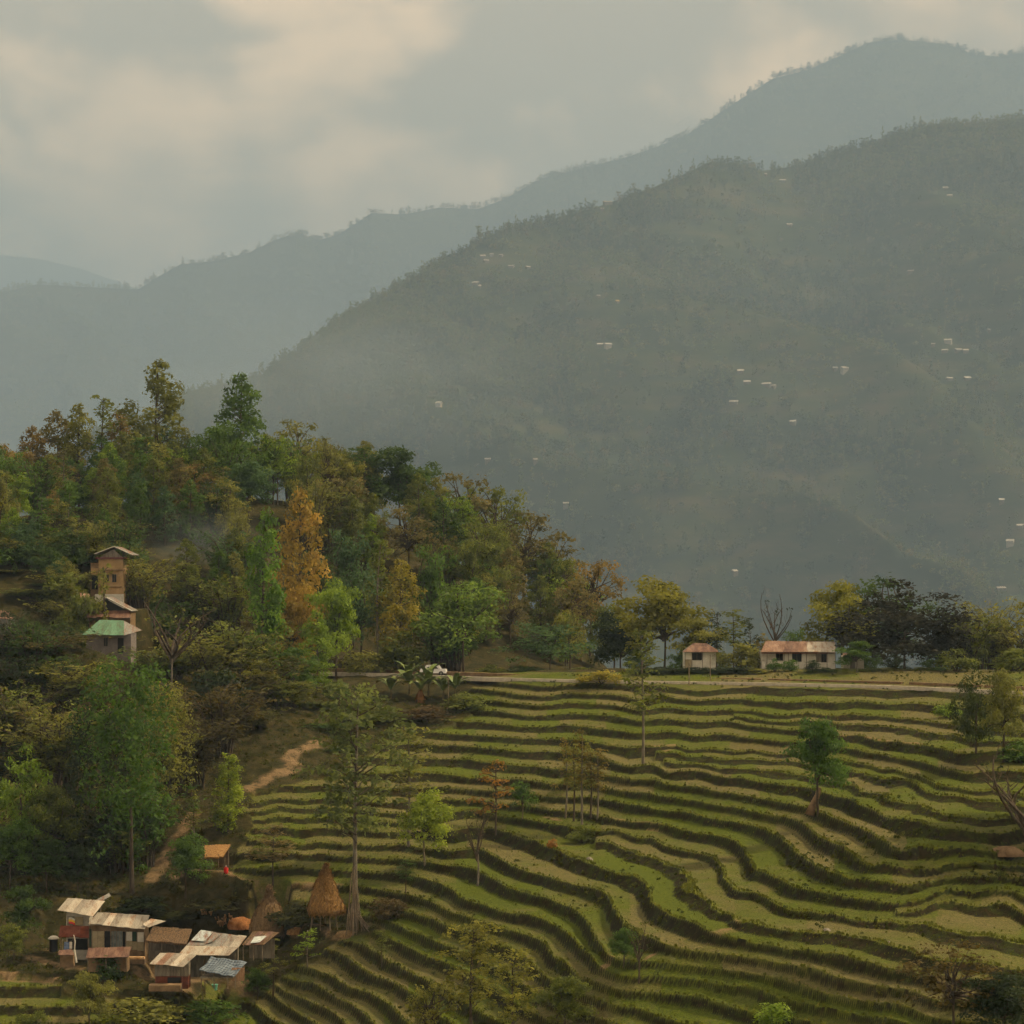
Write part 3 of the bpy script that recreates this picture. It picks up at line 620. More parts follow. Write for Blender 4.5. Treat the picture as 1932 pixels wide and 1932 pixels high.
for k_, n_ in (('cone', 3), ('column', 2), ('round', 4), ('airy', 3), ('bamboo', 3), ('slender', 3), ('bare', 2), ('vine', 1), ('shrub', 4), ('flower', 2), ('drape', 2), ('dome', 2), ('tall', 1)):
    PROTO[k_] = [proto(k_, 17 + 31 * i + sum(map(ord, k_))) for i in range(n_)]
_pale = {}
def pale(me):
    if me.name not in _pale:
        c = me.copy(); c.materials.clear(); c.materials.append(M['bark_pale']); _pale[me.name] = c
    return _pale[me.name]

# ---------------------------------------------------------------- woods on the far hills: thousands of trees, one mass each
FCOL = bpy.data.collections.new('far_tree_kinds')
RAMP = [(0.0, (0.020, 0.036, 0.010)), (1.0, (0.115, 0.085, 0.028)), (0.3, (0.036, 0.056, 0.014)), (0.55, (0.062, 0.075, 0.018)), (0.8, (0.10, 0.105, 0.024))]
M['leaf_far'] = leaf_mat('leaf_far', RAMP, 0.25)
M['leaf_far2'] = leaf_mat('leaf_far_light', [(0.0, (0.070, 0.098, 0.020)), (1.0, (0.150, 0.125, 0.045)), (0.5, (0.105, 0.125, 0.026))], 0.3)
def far_proto(i, kind):
    rng = np.random.default_rng(900 + i); puffs = []; U = rng.uniform
    for j in range(16):
        if kind == 'tall': z = .6 + 9.2 * (j + U()) / 16; r = 1.7 * math.sin(math.pi * min(1, (z + .9) / 11.0)) * U(.2, 1); R = U(.7, 1.2)
        else: r = 3.4 * U() ** .6; z = 1.0 + 7.2 * U() * (1 - (r / 4.6) ** 2); R = U(1.1, 1.9)
        a = U(0, 6.283); puffs.append((r * math.cos(a), r * math.sin(a), z, R, R * .8))
    V, Q, rn = puff_leaves(rng, puffs, 1.5, 1.0)
    me = np_mesh('far_tree_%d' % i, V, Q, M['leaf_far' if i < 3 else 'leaf_far2'], False, {'rnd': rn})
    o = bpy.data.objects.new('far_tree_kind_%d' % i, me); FCOL.objects.link(o)
for i_, kd in enumerate(('tall', 'round', 'round', 'tall', 'round', 'round')): far_proto(i_, kd)
def forest_gn():
    ng = bpy.data.node_groups.new('forest', 'GeometryNodeTree')
    ng.interface.new_socket('Geometry', in_out='INPUT', socket_type='NodeSocketGeometry'); ng.interface.new_socket('Geometry', in_out='OUTPUT', socket_type='NodeSocketGeometry')
    N, Lk = ng.nodes, ng.links; gi, go = N.new('NodeGroupInput'), N.new('NodeGroupOutput')
    mp_ = N.new('GeometryNodeMeshToPoints'); ip = N.new('GeometryNodeInstanceOnPoints'); ci = N.new('GeometryNodeCollectionInfo')
    ci.inputs['Collection'].default_value = FCOL; ci.inputs['Separate Children'].default_value = True; ci.inputs['Reset Children'].default_value = True
    def na(n, t):
        a = N.new('GeometryNodeInputNamedAttribute'); a.data_type = t; a.inputs['Name'].default_value = n; return a.outputs['Attribute']
    cx = N.new('ShaderNodeCombineXYZ'); Lk.new(na('rot', 'FLOAT'), cx.inputs['Z'])
    er = N.new('FunctionNodeEulerToRotation'); Lk.new(cx.outputs[0], er.inputs[0])
    Lk.new(gi.outputs[0], mp_.inputs['Mesh']); Lk.new(mp_.outputs['Points'], ip.inputs['Points']); Lk.new(ci.outputs['Instances'], ip.inputs['Instance'])
    ip.inputs['Pick Instance'].default_value = True; Lk.new(na('idx', 'INT'), ip.inputs['Instance Index']); Lk.new(er.outputs[0], ip.inputs['Rotation'])
    sc = N.new('ShaderNodeCombineXYZ'); a, b = na('sw', 'FLOAT'), na('sh', 'FLOAT'); Lk.new(a, sc.inputs['X']); Lk.new(a, sc.inputs['Y']); Lk.new(b, sc.inputs['Z']); Lk.new(sc.outputs[0], ip.inputs['Scale'])
    Lk.new(ip.outputs[0], go.inputs[0]); return ng
FGN = forest_gn()
def far_forest(name, P, sw, sh, label, seed):
    rng = np.random.default_rng(seed); n = len(P)
    me = bpy.data.meshes.new(name); me.vertices.add(n); me.vertices.foreach_set('co', P.astype(np.float32).ravel())
    for an, av in (('rot', rng.random(n) * 6.283), ('sw', sw), ('sh', sh)):
        a = me.attributes.new(an, 'FLOAT', 'POINT'); a.data.foreach_set('value', av.astype(np.float32))
    a = me.attributes.new('idx', 'INT', 'POINT'); cl = fbm(P[:, 0] / 260 + 3, P[:, 1] / 260, 71, 4) + .16 * (rng.random(n) - .5); a.data.foreach_set('value', (rng.integers(0, 3, n) + 3 * (cl > .53)).astype(np.int32))
    o = link(name, me); mod = o.modifiers.new('forest', 'NODES'); mod.node_group = FGN
    return tag(o, label, 'woodland', kind='stuff')
rng0 = np.random.default_rng(4)
def wood_on(h, n, u0, u1, t0, t1, keep, clear=0.46):
    u = rng0.uniform(u0, u1, n); t = rng0.uniform(t0, t1, n); P = h.pt(u, t)
    m = fbm(P[:, 0] / 510, P[:, 1] / 510, 61, 4) + 0.25 * (vnoise(P[:, 0] / 105, P[:, 1] / 105, 8) - .5)
    k = rng0.random(n) < np.where(m > clear, keep, keep * 0.22)
    return P[k]
P1 = wood_on(hill1, 66000, 160, 2080, 0.0, 1.0, 0.95, 0.445)
r1 = hill1.pt(rng0.uniform(300, 2050, 620), rng0.uniform(0, 0.012, 620)); P1 = np.concatenate([P1, r1])
s1 = 1.55 + 1.5 * rng0.random(len(P1)) ** 1.5
HOUSE_UV = []
# (u, v, width in picture units, storeys, roof tone, label); v is the roof line
FARH = [
 (911, 480, 11, 1, 'w', 'bright tin roof at the left end of the spur-top hamlet'),
 (928, 477, 8, 1, 'g', 'small hut second from the left in the spur-top hamlet'),
 (946, 479, 8, 1, 'g', 'dull hut third from the left in the spur-top hamlet'),
 (917, 489, 12, 1, 'g', 'grey roof just below the bright tin roof of the spur-top hamlet'),
 (965, 499, 13, 1, 'g', 'low grey house right of the orange bare patch on the spur'),
 (996, 501, 10, 1, 'w', 'rightmost pale roof of the spur-top hamlet'),
 (897, 530, 15, 1, 'w', 'pale roof on the left slope below the spur-top hamlet'),
 (905, 536, 6, 1, 'w', 'tiny white outbuilding beside the pale roof on the left slope'),
 (828, 757, 13, 2, 'w', 'lone pale house low on the left flank above the woods'),
 (1129, 556, 7, 1, 'g', 'tiny grey hut in mid slope left of the yellow hut'),
 (1165, 565, 8, 1, 'y', 'tiny yellow-walled hut high in the middle of the slope'),
 (1132, 647, 12, 1, 'w', 'thin white roof left of the two-storey house in mid slope'),
 (1147, 646, 15, 2, 'w', 'two-storey pale house in the middle of the far slope'),
 (1398, 697, 14, 1, 'w', 'upper left roof of the four-roof cluster right of centre'),
 (1410, 717, 15, 1, 'w', 'middle left roof of the four-roof cluster right of centre'),
 (1447, 720, 20, 1, 'w', 'longest roof of the four-roof cluster right of centre'),
 (1461, 724, 9, 1, 'g', 'small grey roof at the right end of the four-roof cluster'),
 (1385, 754, 19, 1, 'w', 'long thin roof alone below the four-roof cluster'),
 (1541, 645, 14, 1, 'w', 'brightest roof of a pair above the right half of the slope'),
 (1536, 641, 6, 1, 'g', 'tiny hut touching the brightest roof from above'),
 (1576, 690, 10, 1, 'w', 'small roof left of the two-storey house below the brightest roof'),
 (1594, 690, 16, 2, 'w', 'two-storey pale house below and right of the brightest roof'),
 (1790, 638, 17, 2, 'w', 'square two-storey white house above the right-hand row of roofs'),
 (1784, 658, 13, 1, 'w', 'leftmost roof of the right-hand row under the square house'),
 (1809, 657, 16, 1, 'g', 'long dull roof in the right-hand row under the square house'),
 (1824, 658, 11, 1, 'w', 'pale roof in the right-hand row next to the long dull roof'),
 (1762, 647, 9, 1, 'g', 'small grey roof left of the square two-storey white house'),
 (1792, 710, 13, 1, 'w', 'gleaming roof left of a pair below the right-hand row'),
 (1826, 709, 16, 1, 'w', 'flat pale roof right of a pair below the right-hand row'),
 (1867, 620, 7, 1, 'g', 'tiny roof high above and right of the square house'),
 (1890, 939, 12, 1, 'w', 'small roof near the right edge in the lower slope'),
 (1925, 987, 14, 1, 'w', 'pale roof cut by the right edge in the lower slope'),
 (1906, 1018, 17, 2, 'w', 'two-storey pale house low on the slope at the right edge'),
 (1497, 790, 14, 1, 'w', 'lone roof on the right below the four-roof cluster'),
 (1386, 1075, 12, 1, 'w', 'lone roof low on the dark foot of the hill'),
 (1888, 1107, 20, 1, 'g', 'roof at the foot of the hill above the right-hand bamboo'),
 (920, 863, 13, 1, 'w', 'pale roof at the left end of a row above the dark woods'),
 (1010, 863, 10, 1, 'g', 'grey roof at the right end of a row above the dark woods'),
 (1068, 945, 13, 1, 'g', 'grey roof alone above the dark airy trees'),
 (1478, 337, 13, 1, 'w', 'paired white roofs just under the saddle of the ridge'),
 (1446, 326, 6, 1, 'w', 'tiny white hut just below the saddle'),
 (1491, 420, 12, 1, 'w', 'pale roof below the paired white roofs'),
 (1147, 374, 20, 1, 'g', 'long roof standing on the skyline of the spur'),
 (1137, 391, 8, 1, 'g', 'tiny roof just under the long skyline roof'),
 (1786, 351, 11, 1, 'w', 'upper roof of a pair high on the right of the hill'),
 (1794, 366, 12, 1, 'w', 'lower roof of a pair high on the right of the hill'),
 (1720, 508, 14, 1, 'g', 'dull roof alone in the upper right of the hill'),
 (337, 850, 14, 1, 'w', 'white roof glimpsed between the two tallest trees'),
]
M['roof_w'] = noise_mat('tin_roof_pale', (0.34, 0.32, 0.28), (0.58, 0.54, 0.47), 0.4, rough=0.5, spec=0.3)
M['roof_g'] = noise_mat('tin_roof_dull', (0.22, 0.20, 0.175), (0.36, 0.33, 0.29), 0.4, rough=0.6, spec=0.2)
M['roof_y'] = noise_mat('thatch_yellow', (0.45, 0.33, 0.12), (0.62, 0.48, 0.2), 0.4)
M['far_wall'] = noise_mat('limewash_wall', (0.26, 0.24, 0.20), (0.40, 0.37, 0.32), 0.5)
M['far_mud'] = noise_mat('far_mud_wall', (0.12, 0.10, 0.075), (0.22, 0.19, 0.15), 0.5)
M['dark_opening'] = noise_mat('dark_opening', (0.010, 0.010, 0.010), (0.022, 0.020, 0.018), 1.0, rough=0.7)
_hp = []
for (u, v, wpx, st, tone, lab) in FARH:
    wall_px = (5.0 if st == 1 else 10.0)
    p = hill1.cast(u, v + wall_px); D = p.y; W = .9 * wpx * D / F; H = (3.4 if st == 1 else 8.0); dp = 11.0
    rt = empty('hillside_house', (p.x, p.y, p.z - 0.3), random.Random(u).uniform(-.55, .55))
    tag(rt, lab + (' on the hazy hill' if len(lab.split()) < 12 else ''), 'house', 'little houses dotted over the far hill')
    b = MB(); b.box(-W * .44, W * .44, -dp / 2, dp / 2, -8, H); b.build('wall', M['far_wall' if st == 2 else 'far_mud'], rt)
    b = MB(); e = W / 2
    b.slab((-e, -dp / 2 - .8, H - .1), (e, -dp / 2 - .8, H - .1), (e, .4, H + 3.0), (-e, .4, H + 3.0), .15); b.slab((-e, .4, H + 3.0), (e, .4, H + 3.0), (e, dp / 2 + .7, H), (-e, dp / 2 + .7, H), .15)
    b.build('roof', M['roof_' + tone], rt)
    _hp.append((u, v, wpx))
pu, pv = proj(P1[:, 0], P1[:, 1], P1[:, 2]); keep = np.ones(len(P1), bool)
for (u, v, wpx) in _hp: keep &= ~((np.abs(pu - u) < wpx * .5 + 9) & (pv > v - 2) & (pv < v + 34))
P1, s1 = P1[keep], s1[keep]
far_forest('hill_woodland', P1, s1 * rng0.uniform(.8, 1.25, len(P1)), s1 * rng0.uniform(.8, 1.3, len(P1)), 'patchy hazy woodland covering the hill across the valley', 5)
P2 = wood_on(hill2, 15000, -80, 2000, 0.0, 0.6, 0.9, 0.40); r2 = hill2.pt(rng0.uniform(-60, 2000, 420), rng0.uniform(0, 0.004, 420)); P2 = np.concatenate([P2, r2])
s2 = 2.7 + 2.4 * rng0.random(len(P2)) ** 1.7
far_forest('ridge_woodland', P2, s2 * 1.2, s2, 'blue hazy woodland along the distant ridge', 6)

# ---------------------------------------------------------------- haze: one even volume round everything
def haze(name, x0, x1, y0, y1, z0, z1, dens, col, ani=0.0):
    b = MB(); b.box(x0, x1, y0, y1, z0, z1); m = bpy.data.materials.new(name); m.use_nodes = True; N = m.node_tree.nodes; N.clear()
    o = N.new('ShaderNodeOutputMaterial'); v = N.new('ShaderNodeVolumePrincipled'); v.inputs['Color'].default_value = (*col, 1); v.inputs['Density'].default_value = dens; v.inputs['Anisotropy'].default_value = ani
    m.node_tree.links.new(v.outputs[0], o.inputs['Volume'])
    return tag(b.build(name, m), 'thin pale haze filling the valley', 'haze', kind='stuff')
haze('haze', -35000, 35000, -3200, 31500, -716.5, 3440, 0.000110, (0.46, 0.69, 1.0))

# drifting smoke: soft-edged wisps in the wood and before the far hill
def smoke(label, u, v, D, rx, ry, rz, dens, col):
    p = at(u, v, D); m_ = MB(); n, k = 32, 16
    for j in range(1, k):
        t = math.pi * j / k; m_.v += [(math.sin(t) * math.cos(2 * math.pi * i / n), math.sin(t) * math.sin(2 * math.pi * i / n), math.cos(t)) for i in range(n)]
    for j in range(k - 2):
        for i in range(n): m_.f.append((j * n + i, (j + 1) * n + i, (j + 1) * n + (i + 1) % n, j * n + (i + 1) % n))
    m_.f.append(tuple(range(n))); m_.f.append(tuple((k - 2) * n + i for i in range(n))[::-1])
    m = bpy.data.materials.new('smoke'); m.use_nodes = True; N = m.node_tree.nodes; Lk = m.node_tree.links; N.clear(); o = N.new('ShaderNodeOutputMaterial'); vv = N.new('ShaderNodeVolumePrincipled')
    t = N.new('ShaderNodeTexCoord'); ln = N.new('ShaderNodeVectorMath'); ln.operation = 'LENGTH'; Lk.new(t.outputs['Object'], ln.inputs[0])
    mr = N.new('ShaderNodeMapRange'); mr.interpolation_type = 'SMOOTHSTEP'; Lk.new(ln.outputs['Value'], mr.inputs['Value']); mr.inputs['From Min'].default_value = .95; mr.inputs['From Max'].default_value = 0.0
    ns = N.new('ShaderNodeTexNoise'); ns.inputs['Scale'].default_value = 1.6; ns.inputs['Detail'].default_value = 3; Lk.new(t.outputs['Object'], ns.inputs['Vector'])
    m2 = N.new('ShaderNodeMapRange'); Lk.new(ns.outputs['Fac'], m2.inputs['Value']); m2.inputs['From Min'].default_value = .38; m2.inputs['From Max'].default_value = .68
    mu = N.new('ShaderNodeMath'); mu.operation = 'MULTIPLY'; Lk.new(mr.outputs['Result'], mu.inputs[0]); Lk.new(m2.outputs['Result'], mu.inputs[1])
    mk = N.new('ShaderNodeMath'); mk.operation = 'MULTIPLY'; Lk.new(mu.outputs[0], mk.inputs[0]); mk.inputs[1].default_value = dens; Lk.new(mk.outputs[0], vv.inputs['Density'])
    vv.inputs['Color'].default_value = (*col, 1); Lk.new(vv.outputs[0], o.inputs['Volume'])
    ob = m_.build('smoke', m); ob.location = p; ob.scale = (rx, ry, rz); tag(ob, label, 'smoke', kind='stuff')
smoke('grey smoke hanging in the hollow right of the ochre house', 375, 1035, 408, 16, 9, 9, .045, (.66, .84, 1.0))
smoke('bluish smoke drifting before the left flank of the far hill', 600, 715, 2000, 240, 140, 90, .0055, (.62, .82, 1.0))
# ---------------------------------------------------------------- buildings
def sheet_mat(name, c1, c2, rust=0.25, rustc=(0.20, 0.075, 0.03), tint=0.5):
    """corrugated iron: pale sheet with rust runs down the slope"""
    m, N, Lk, b = new_mat(name)
    t = N.new('ShaderNodeTexCoord'); oi = N.new('ShaderNodeObjectInfo')
    n = N.new('ShaderNodeTexNoise'); n.inputs['Scale'].default_value = 1.1; n.inputs['Detail'].default_value = 6; n.inputs['Roughness'].default_value = .7; n.noise_dimensions = '4D'
    mpn = N.new('ShaderNodeMapping'); mpn.inputs['Scale'].default_value = (1.6, .5, .5); Lk.new(t.outputs['Object'], mpn.inputs['Vector']); Lk.new(mpn.outputs['Vector'], n.inputs['Vector'])
    mw = N.new('ShaderNodeMath'); mw.operation = 'MULTIPLY'; mw.inputs[1].default_value = 37; Lk.new(oi.outputs['Random'], mw.inputs[0]); Lk.new(mw.outputs[0], n.inputs['W'])
    r = N.new('ShaderNodeValToRGB'); r.color_ramp.elements[0].position = .36 + rust * .18; r.color_ramp.elements[0].color = (*rustc, 1); r.color_ramp.elements[1].position = .50 + rust * .18; r.color_ramp.elements[1].color = (*c1, 1)
    e = r.color_ramp.elements.new(.78); e.color = (*c2, 1); Lk.new(n.outputs['Fac'], r.inputs['Fac'])
    hs = N.new('ShaderNodeHueSaturation'); Lk.new(r.outputs['Color'], hs.inputs['Color']); mr = N.new('ShaderNodeMapRange'); Lk.new(oi.outputs['Random'], mr.inputs['Value']); mr.inputs['To Min'].default_value = 1 - tint * .35; mr.inputs['To Max'].default_value = 1 + tint * .18
    Lk.new(mr.outputs['Result'], hs.inputs['Value']); Lk.new(hs.outputs['Color'], b.inputs['Base Color']); b.inputs['Roughness'].default_value = .55; b.inputs['Specular IOR Level'].default_value = .3
    w = N.new('ShaderNodeTexWave'); w.inputs['Scale'].default_value = 2.2; Lk.new(t.outputs['Object'], w.inputs['Vector'])
    bp = N.new('ShaderNodeBump'); bp.inputs['Strength'].default_value = .35; bp.inputs['Distance'].default_value = .04; Lk.new(w.outputs['Fac'], bp.inputs['Height']); Lk.new(bp.outputs['Normal'], b.inputs['Normal'])
    return m
M['tin'] = sheet_mat('tin_sheet', (0.34, 0.305, 0.245), (0.45, 0.41, 0.335), -.1, (0.20, 0.125, 0.08), .9)
M['tin_rust'] = sheet_mat('rusty_tin', (0.26, 0.16, 0.105), (0.42, 0.33, 0.25), .3, (0.16, 0.08, 0.045))
M['tin_brown'] = sheet_mat('brown_tin', (0.20, 0.115, 0.075), (0.30, 0.19, 0.125), .3, (0.10, 0.045, 0.03))
M['tin_blue'] = sheet_mat('bluish_tin', (0.42, 0.48, 0.48), (0.62, 0.68, 0.66), .05)
M['tin_pale'] = sheet_mat('pale_tin', (0.47, 0.42, 0.335), (0.60, 0.545, 0.45), .05, (0.30, 0.16, 0.08))
M['tin_grey'] = sheet_mat('grey_tin', (0.20, 0.20, 0.18), (0.34, 0.33, 0.29), .2)
M['green_tin'] = sheet_mat('green_tin', (0.10, 0.22, 0.13), (0.20, 0.36, 0.23), .1, (0.10, 0.12, 0.06))
M['thatch'] = noise_mat('thatch', (0.055, 0.035, 0.02), (0.19, 0.125, 0.07), 3, stretch=(3, 1, 1), bump=.5)
M['thatch_orange'] = noise_mat('orange_thatch', (0.20, 0.10, 0.035), (0.45, 0.27, 0.11), 4, stretch=(1, 4, 1), bump=.6)  # orange-brown thatch, paler than the plain brown one
M['straw'] = noise_mat('straw', (0.12, 0.068, 0.022), (0.34, 0.195, 0.065), 5, stretch=(2.5, 2.5, .7), bump=.8)
M['straw_old'] = noise_mat('old_straw', (0.13, 0.085, 0.04), (0.33, 0.22, 0.11), 5, stretch=(2.5, 2.5, .7), bump=.8)
M['plank'] = noise_mat('grey_plank', (0.11, 0.095, 0.075), (0.24, 0.21, 0.165), 2, stretch=(2, 2, .4))
M['plaster'] = noise_mat('dull_plaster', (0.30, 0.28, 0.23), (0.48, 0.45, 0.38), 1.2)
M['white_wall'] = noise_mat('white_wall', (0.52, 0.49, 0.42), (0.72, 0.69, 0.61), .8)
M['beige'] = noise_mat('beige_panel', (0.25, 0.205, 0.12), (0.38, 0.32, 0.20), 1.2)
M['shutter'] = noise_mat('green_shutter', (0.018, 0.038, 0.025), (0.035, 0.065, 0.042), 1.5)
M['redoxide'] = noise_mat('red_oxide', (0.10, 0.030, 0.018), (0.19, 0.065, 0.04), 1.4)
M['brick'] = noise_mat('red_brick', (0.28, 0.10, 0.055), (0.45, 0.19, 0.11), 3)
M['mud'] = noise_mat('mud_wall', (0.13, 0.085, 0.045), (0.26, 0.175, 0.10), 1.5)
M['ochre'] = noise_mat('ochre_wall', (0.29, 0.19, 0.09), (0.42, 0.285, 0.145), .8)
M['maroon'] = noise_mat('maroon_trim', (0.10, 0.035, 0.04), (0.16, 0.06, 0.065), 2)
M['lilac'] = noise_mat('grey_lilac_wall', (0.15, 0.13, 0.125), (0.22, 0.195, 0.185), 1)
M['tarp'] = noise_mat('blue_tarp', (0.075, 0.105, 0.14), (0.16, 0.205, 0.245), 1.3, rough=.45, spec=.4, bump=.5)
M['tarp_pale'] = noise_mat('pale_plastic', (0.35, 0.40, 0.38), (0.60, 0.66, 0.63), 2.5, rough=.4, spec=.4, bump=.5)
M['mat_weave'] = noise_mat('woven_mat', (0.33, 0.19, 0.11), (0.52, 0.33, 0.20), 3, stretch=(4, 4, .7))
M['wood'] = noise_mat('pole_wood', (0.10, 0.075, 0.05), (0.27, 0.215, 0.15), 3, stretch=(3, 3, .5))
M['split'] = noise_mat('split_wood', (0.36, 0.19, 0.08), (0.62, 0.40, 0.20), 2.5)
M['earth'] = noise_mat('orange_earth', (0.22, 0.085, 0.03), (0.42, 0.20, 0.08), 2, bump=.6)
M['red'] = noise_mat('red_plastic', (0.55, 0.015, 0.02), (0.68, 0.03, 0.03), 2, rough=.4, spec=.4)
M['cloth_yellow'] = noise_mat('yellow_cloth', (0.70, 0.42, 0.03), (0.85, 0.55, 0.06), 3)
M['cloth_blue'] = noise_mat('blue_cloth', (0.06, 0.10, 0.20), (0.16, 0.22, 0.34), 3)
M['pale_cloth'] = noise_mat('pale_cloth', (0.50, 0.47, 0.40), (0.68, 0.64, 0.55), 3)
M['glass_green'] = noise_mat('dusty_glass', (0.10, 0.12, 0.12), (0.20, 0.22, 0.21), 2, rough=.2, spec=.5)
M['teal'] = noise_mat('teal_bucket', (0.10, 0.34, 0.24), (0.20, 0.50, 0.38), 2, rough=.4)
M['concrete'] = noise_mat('kerb_concrete', (0.42, 0.37, 0.29), (0.60, 0.54, 0.44), 1.5)
M['asphalt'] = noise_mat('road_asphalt', (0.045, 0.042, 0.038), (0.085, 0.08, 0.07), 1.0)
M['stone'] = noise_mat('field_stone', (0.16, 0.145, 0.12), (0.34, 0.31, 0.26), 2.5, bump=.5)
M['car_white'] = noise_mat('car_paint', (0.74, 0.73, 0.70), (0.80, 0.79, 0.76), .5, rough=.25, spec=.5)
M['rubber'] = noise_mat('tyre_rubber', (0.012, 0.012, 0.012), (0.025, 0.024, 0.023), 3)

class B:
    """a building: children are given in world coordinates"""
    def __init__(s, name, label, cat, loc, group=None):
        s.r = empty(name, loc); s.o = Vector(loc); tag(s.r, label, cat, group)
    def add(s, mb, name, mat, parent=None, smooth=False):
        mb.v = [tuple(Vector(p) - s.o) for p in mb.v]
        return mb.build(name, M[mat] if isinstance(mat, str) else mat, parent or s.r, smooth)
    def box(s, name, mat, u0, u1, v0, v1, D, dp=.06, parent=None, drop=0.0):
        a, b = at(u0, v0, D), at(u1, v1, D); m = MB(); m.box(a.x, b.x, D, D + dp, b.z - drop, a.z); return s.add(m, name, mat, parent)
    def framed(s, name, mat, u0, u1, v0, v1, D, fmat='plank', dp=.06):
        w = s.box(name, mat, u0, u1, v0, v1, D, dp)
        for (a, b_, c, d) in ((u0 - .6, u1 + .6, v0 - .7, v0), (u0 - .6, u1 + .6, v1, v1 + .7), (u0 - .6, u0, v0, v1), (u1, u1 + .6, v0, v1), ((u0 + u1) / 2 - .25, (u0 + u1) / 2 + .25, v0, v1)): s.box('frame', fmat, a, b_, c, d, D - .05, .05, parent=w)
        return w
    def post(s, u, v0, v1, D, r=.06, name='post', mat='wood', u1=None):
        m = MB(); m.tube([at(u, v0, D), at(u if u1 is None else u1, v1, D)], r, 6); return s.add(m, name, mat)
    def sheets(s, FL, FR, BR, BL, n, mats, rng, th=.05, name='roof_sheet', lift=.05, ragged=.12):
        FL, FR, BR, BL = (at(*p) for p in (FL, FR, BR, BL))
        for i in range(n):
            a, b = i / n, (i + 1) / n + .012
            p, q, r_, t = FL.lerp(FR, a), FL.lerp(FR, b), BL.lerp(BR, b), BL.lerp(BR, a)
            dz = Vector((0, 0, lift * rng.random() + (i % 2) * .02)); e = (p - t).normalized() * ragged * rng.uniform(-.4, 1)
            m = MB(); m.slab(p + dz + e, q + dz + e, r_ + dz, t + dz, th)
            mt = mats[i % len(mats)] if isinstance(mats, (list, tuple)) else mats
            s.add(m, name, mt)
rb = random.Random(7)
V_GRP = 'shacks of the hamlet at lower left'
# long house with shutters
b = B('village_house', 'long village house with pale tin roof and green shutters beside haystacks', 'house', PAD['long'], V_GRP)
b.sheets((166, 1743, 260.3), (272, 1753, 259.4), (281, 1727, 262.6), (184, 1721.5, 263.2), 8, ['tin', 'tin', 'tin_pale', 'tin', 'tin', 'tin_pale', 'tin', 'tin'], rb)
b.box('wall', 'mud', 168, 272.5, 1746, 1800, 261.2, 3.0, drop=1.0)
for (u0, u1, v0, v1, mt, nm) in [(168.5, 173, 1753, 1786, 'shutter', 'shutter'), (173.5, 184, 1757, 1790, 'beige', 'wall_panel'), (185, 196.5, 1757, 1790, 'beige', 'wall_panel'), (197.5, 208.5, 1757, 1793, 'dark_opening', 'doorway'), (209.5, 219.5, 1757, 1788, 'glass_green', 'window'),
                                 (220.5, 230.5, 1757, 1788, 'glass_green', 'window'), (231.5, 237, 1758, 1793, 'dark_opening', 'doorway'), (237.8, 249, 1758, 1775, 'white_wall', 'wall_panel'), (237.8, 249, 1775.5, 1792, 'beige', 'wall_panel'), (249.8, 257.5, 1758, 1776, 'shutter', 'shutter'),
                                 (249.8, 258.5, 1777, 1792, 'beige', 'wall_panel'), (259.3, 271.5, 1759, 1777, 'white_wall', 'wall_panel'), (259.3, 271.5, 1777.5, 1794, 'beige', 'wall_panel')]: (b.framed if nm == 'window' else b.box)(nm, mt, u0, u1, v0, v1, 261.1)
for u in (173.2, 209, 237.4, 272): b.post(u, 1748, 1798, 260.9, .05)
b.sheets((271, 1743.5, 259.9), (280, 1750.5, 259.6), (313, 1738.5, 260.6), (285, 1733.5, 261.0), 2, ['tin_pale', 'tin'], rb)
# left house
b = B('village_house', 'small two-storey village house with pale tin roof and rusty balcony, farthest left', 'house', PAD['left'], V_GRP)
b.sheets((108, 1718, 262.6), (175, 1728, 261.8), (197, 1699.8, 264.6), (128, 1694.5, 265.2), 5, ['tin', 'tin_pale', 'tin', 'tin', 'tin_pale'], rb, lift=.03)
b.box('wall', 'plaster', 125, 168, 1722, 1792, 263.3, 2.4, drop=1.0)
for (u0, u1, v0, v1, mt, nm) in [(127, 141, 1729, 1746, 'plank', 'wall_panel'), (142, 157, 1730, 1746, 'beige', 'wall_panel'), (128, 165, 1771, 1792, 'dark_opening', 'doorway')]: b.box(nm, mt, u0, u1, v0, v1, 263.2)  # last panel is a plain dark sheet across the wall under the balcony
b.sheets((110, 1768, 261.6), (168, 1769.5, 261.4), (167, 1747, 262.6), (114, 1747, 262.8), 3, 'redoxide', rb, name='balcony_sheet')
for u in (114, 140, 166): b.post(u, 1766, 1798, 261.7, .05)
# bare metal sheet poking up behind
b = B('tin_sheet', 'loose dull tin sheet slanting up behind the farthest left house', 'tin sheet', at(195, 1699, 267.5))
m = MB(); m.slab(at(176, 1700.5, 267), at(186, 1703, 266.5), at(209, 1690, 268), at(206, 1684.5, 268.5), .05); b.add(m, 'sheet', 'tin_grey')
b.post(190, 1698, 1742, 267.4, .05)
# thatched shed
b = B('thatched_shed', 'open shed with sagging brown thatch right of the long house', 'shed', PAD['thatch'], V_GRP)
b.sheets((275, 1775, 258.6), (351, 1780, 258.2), (361, 1754, 261.6), (289, 1748.5, 262.0), 6, 'thatch', rb, th=.22, name='thatch_panel', lift=.10, ragged=.3)
b.box('back_wall', 'plank', 280, 350, 1768, 1800, 261.3, .12, drop=.6)
for u in (280, 305, 330, 348): b.post(u, 1776, 1803, 258.9, .06)
b.box('stall_board', 'plank', 283, 345, 1794, 1801, 260.2, .1, drop=.4)
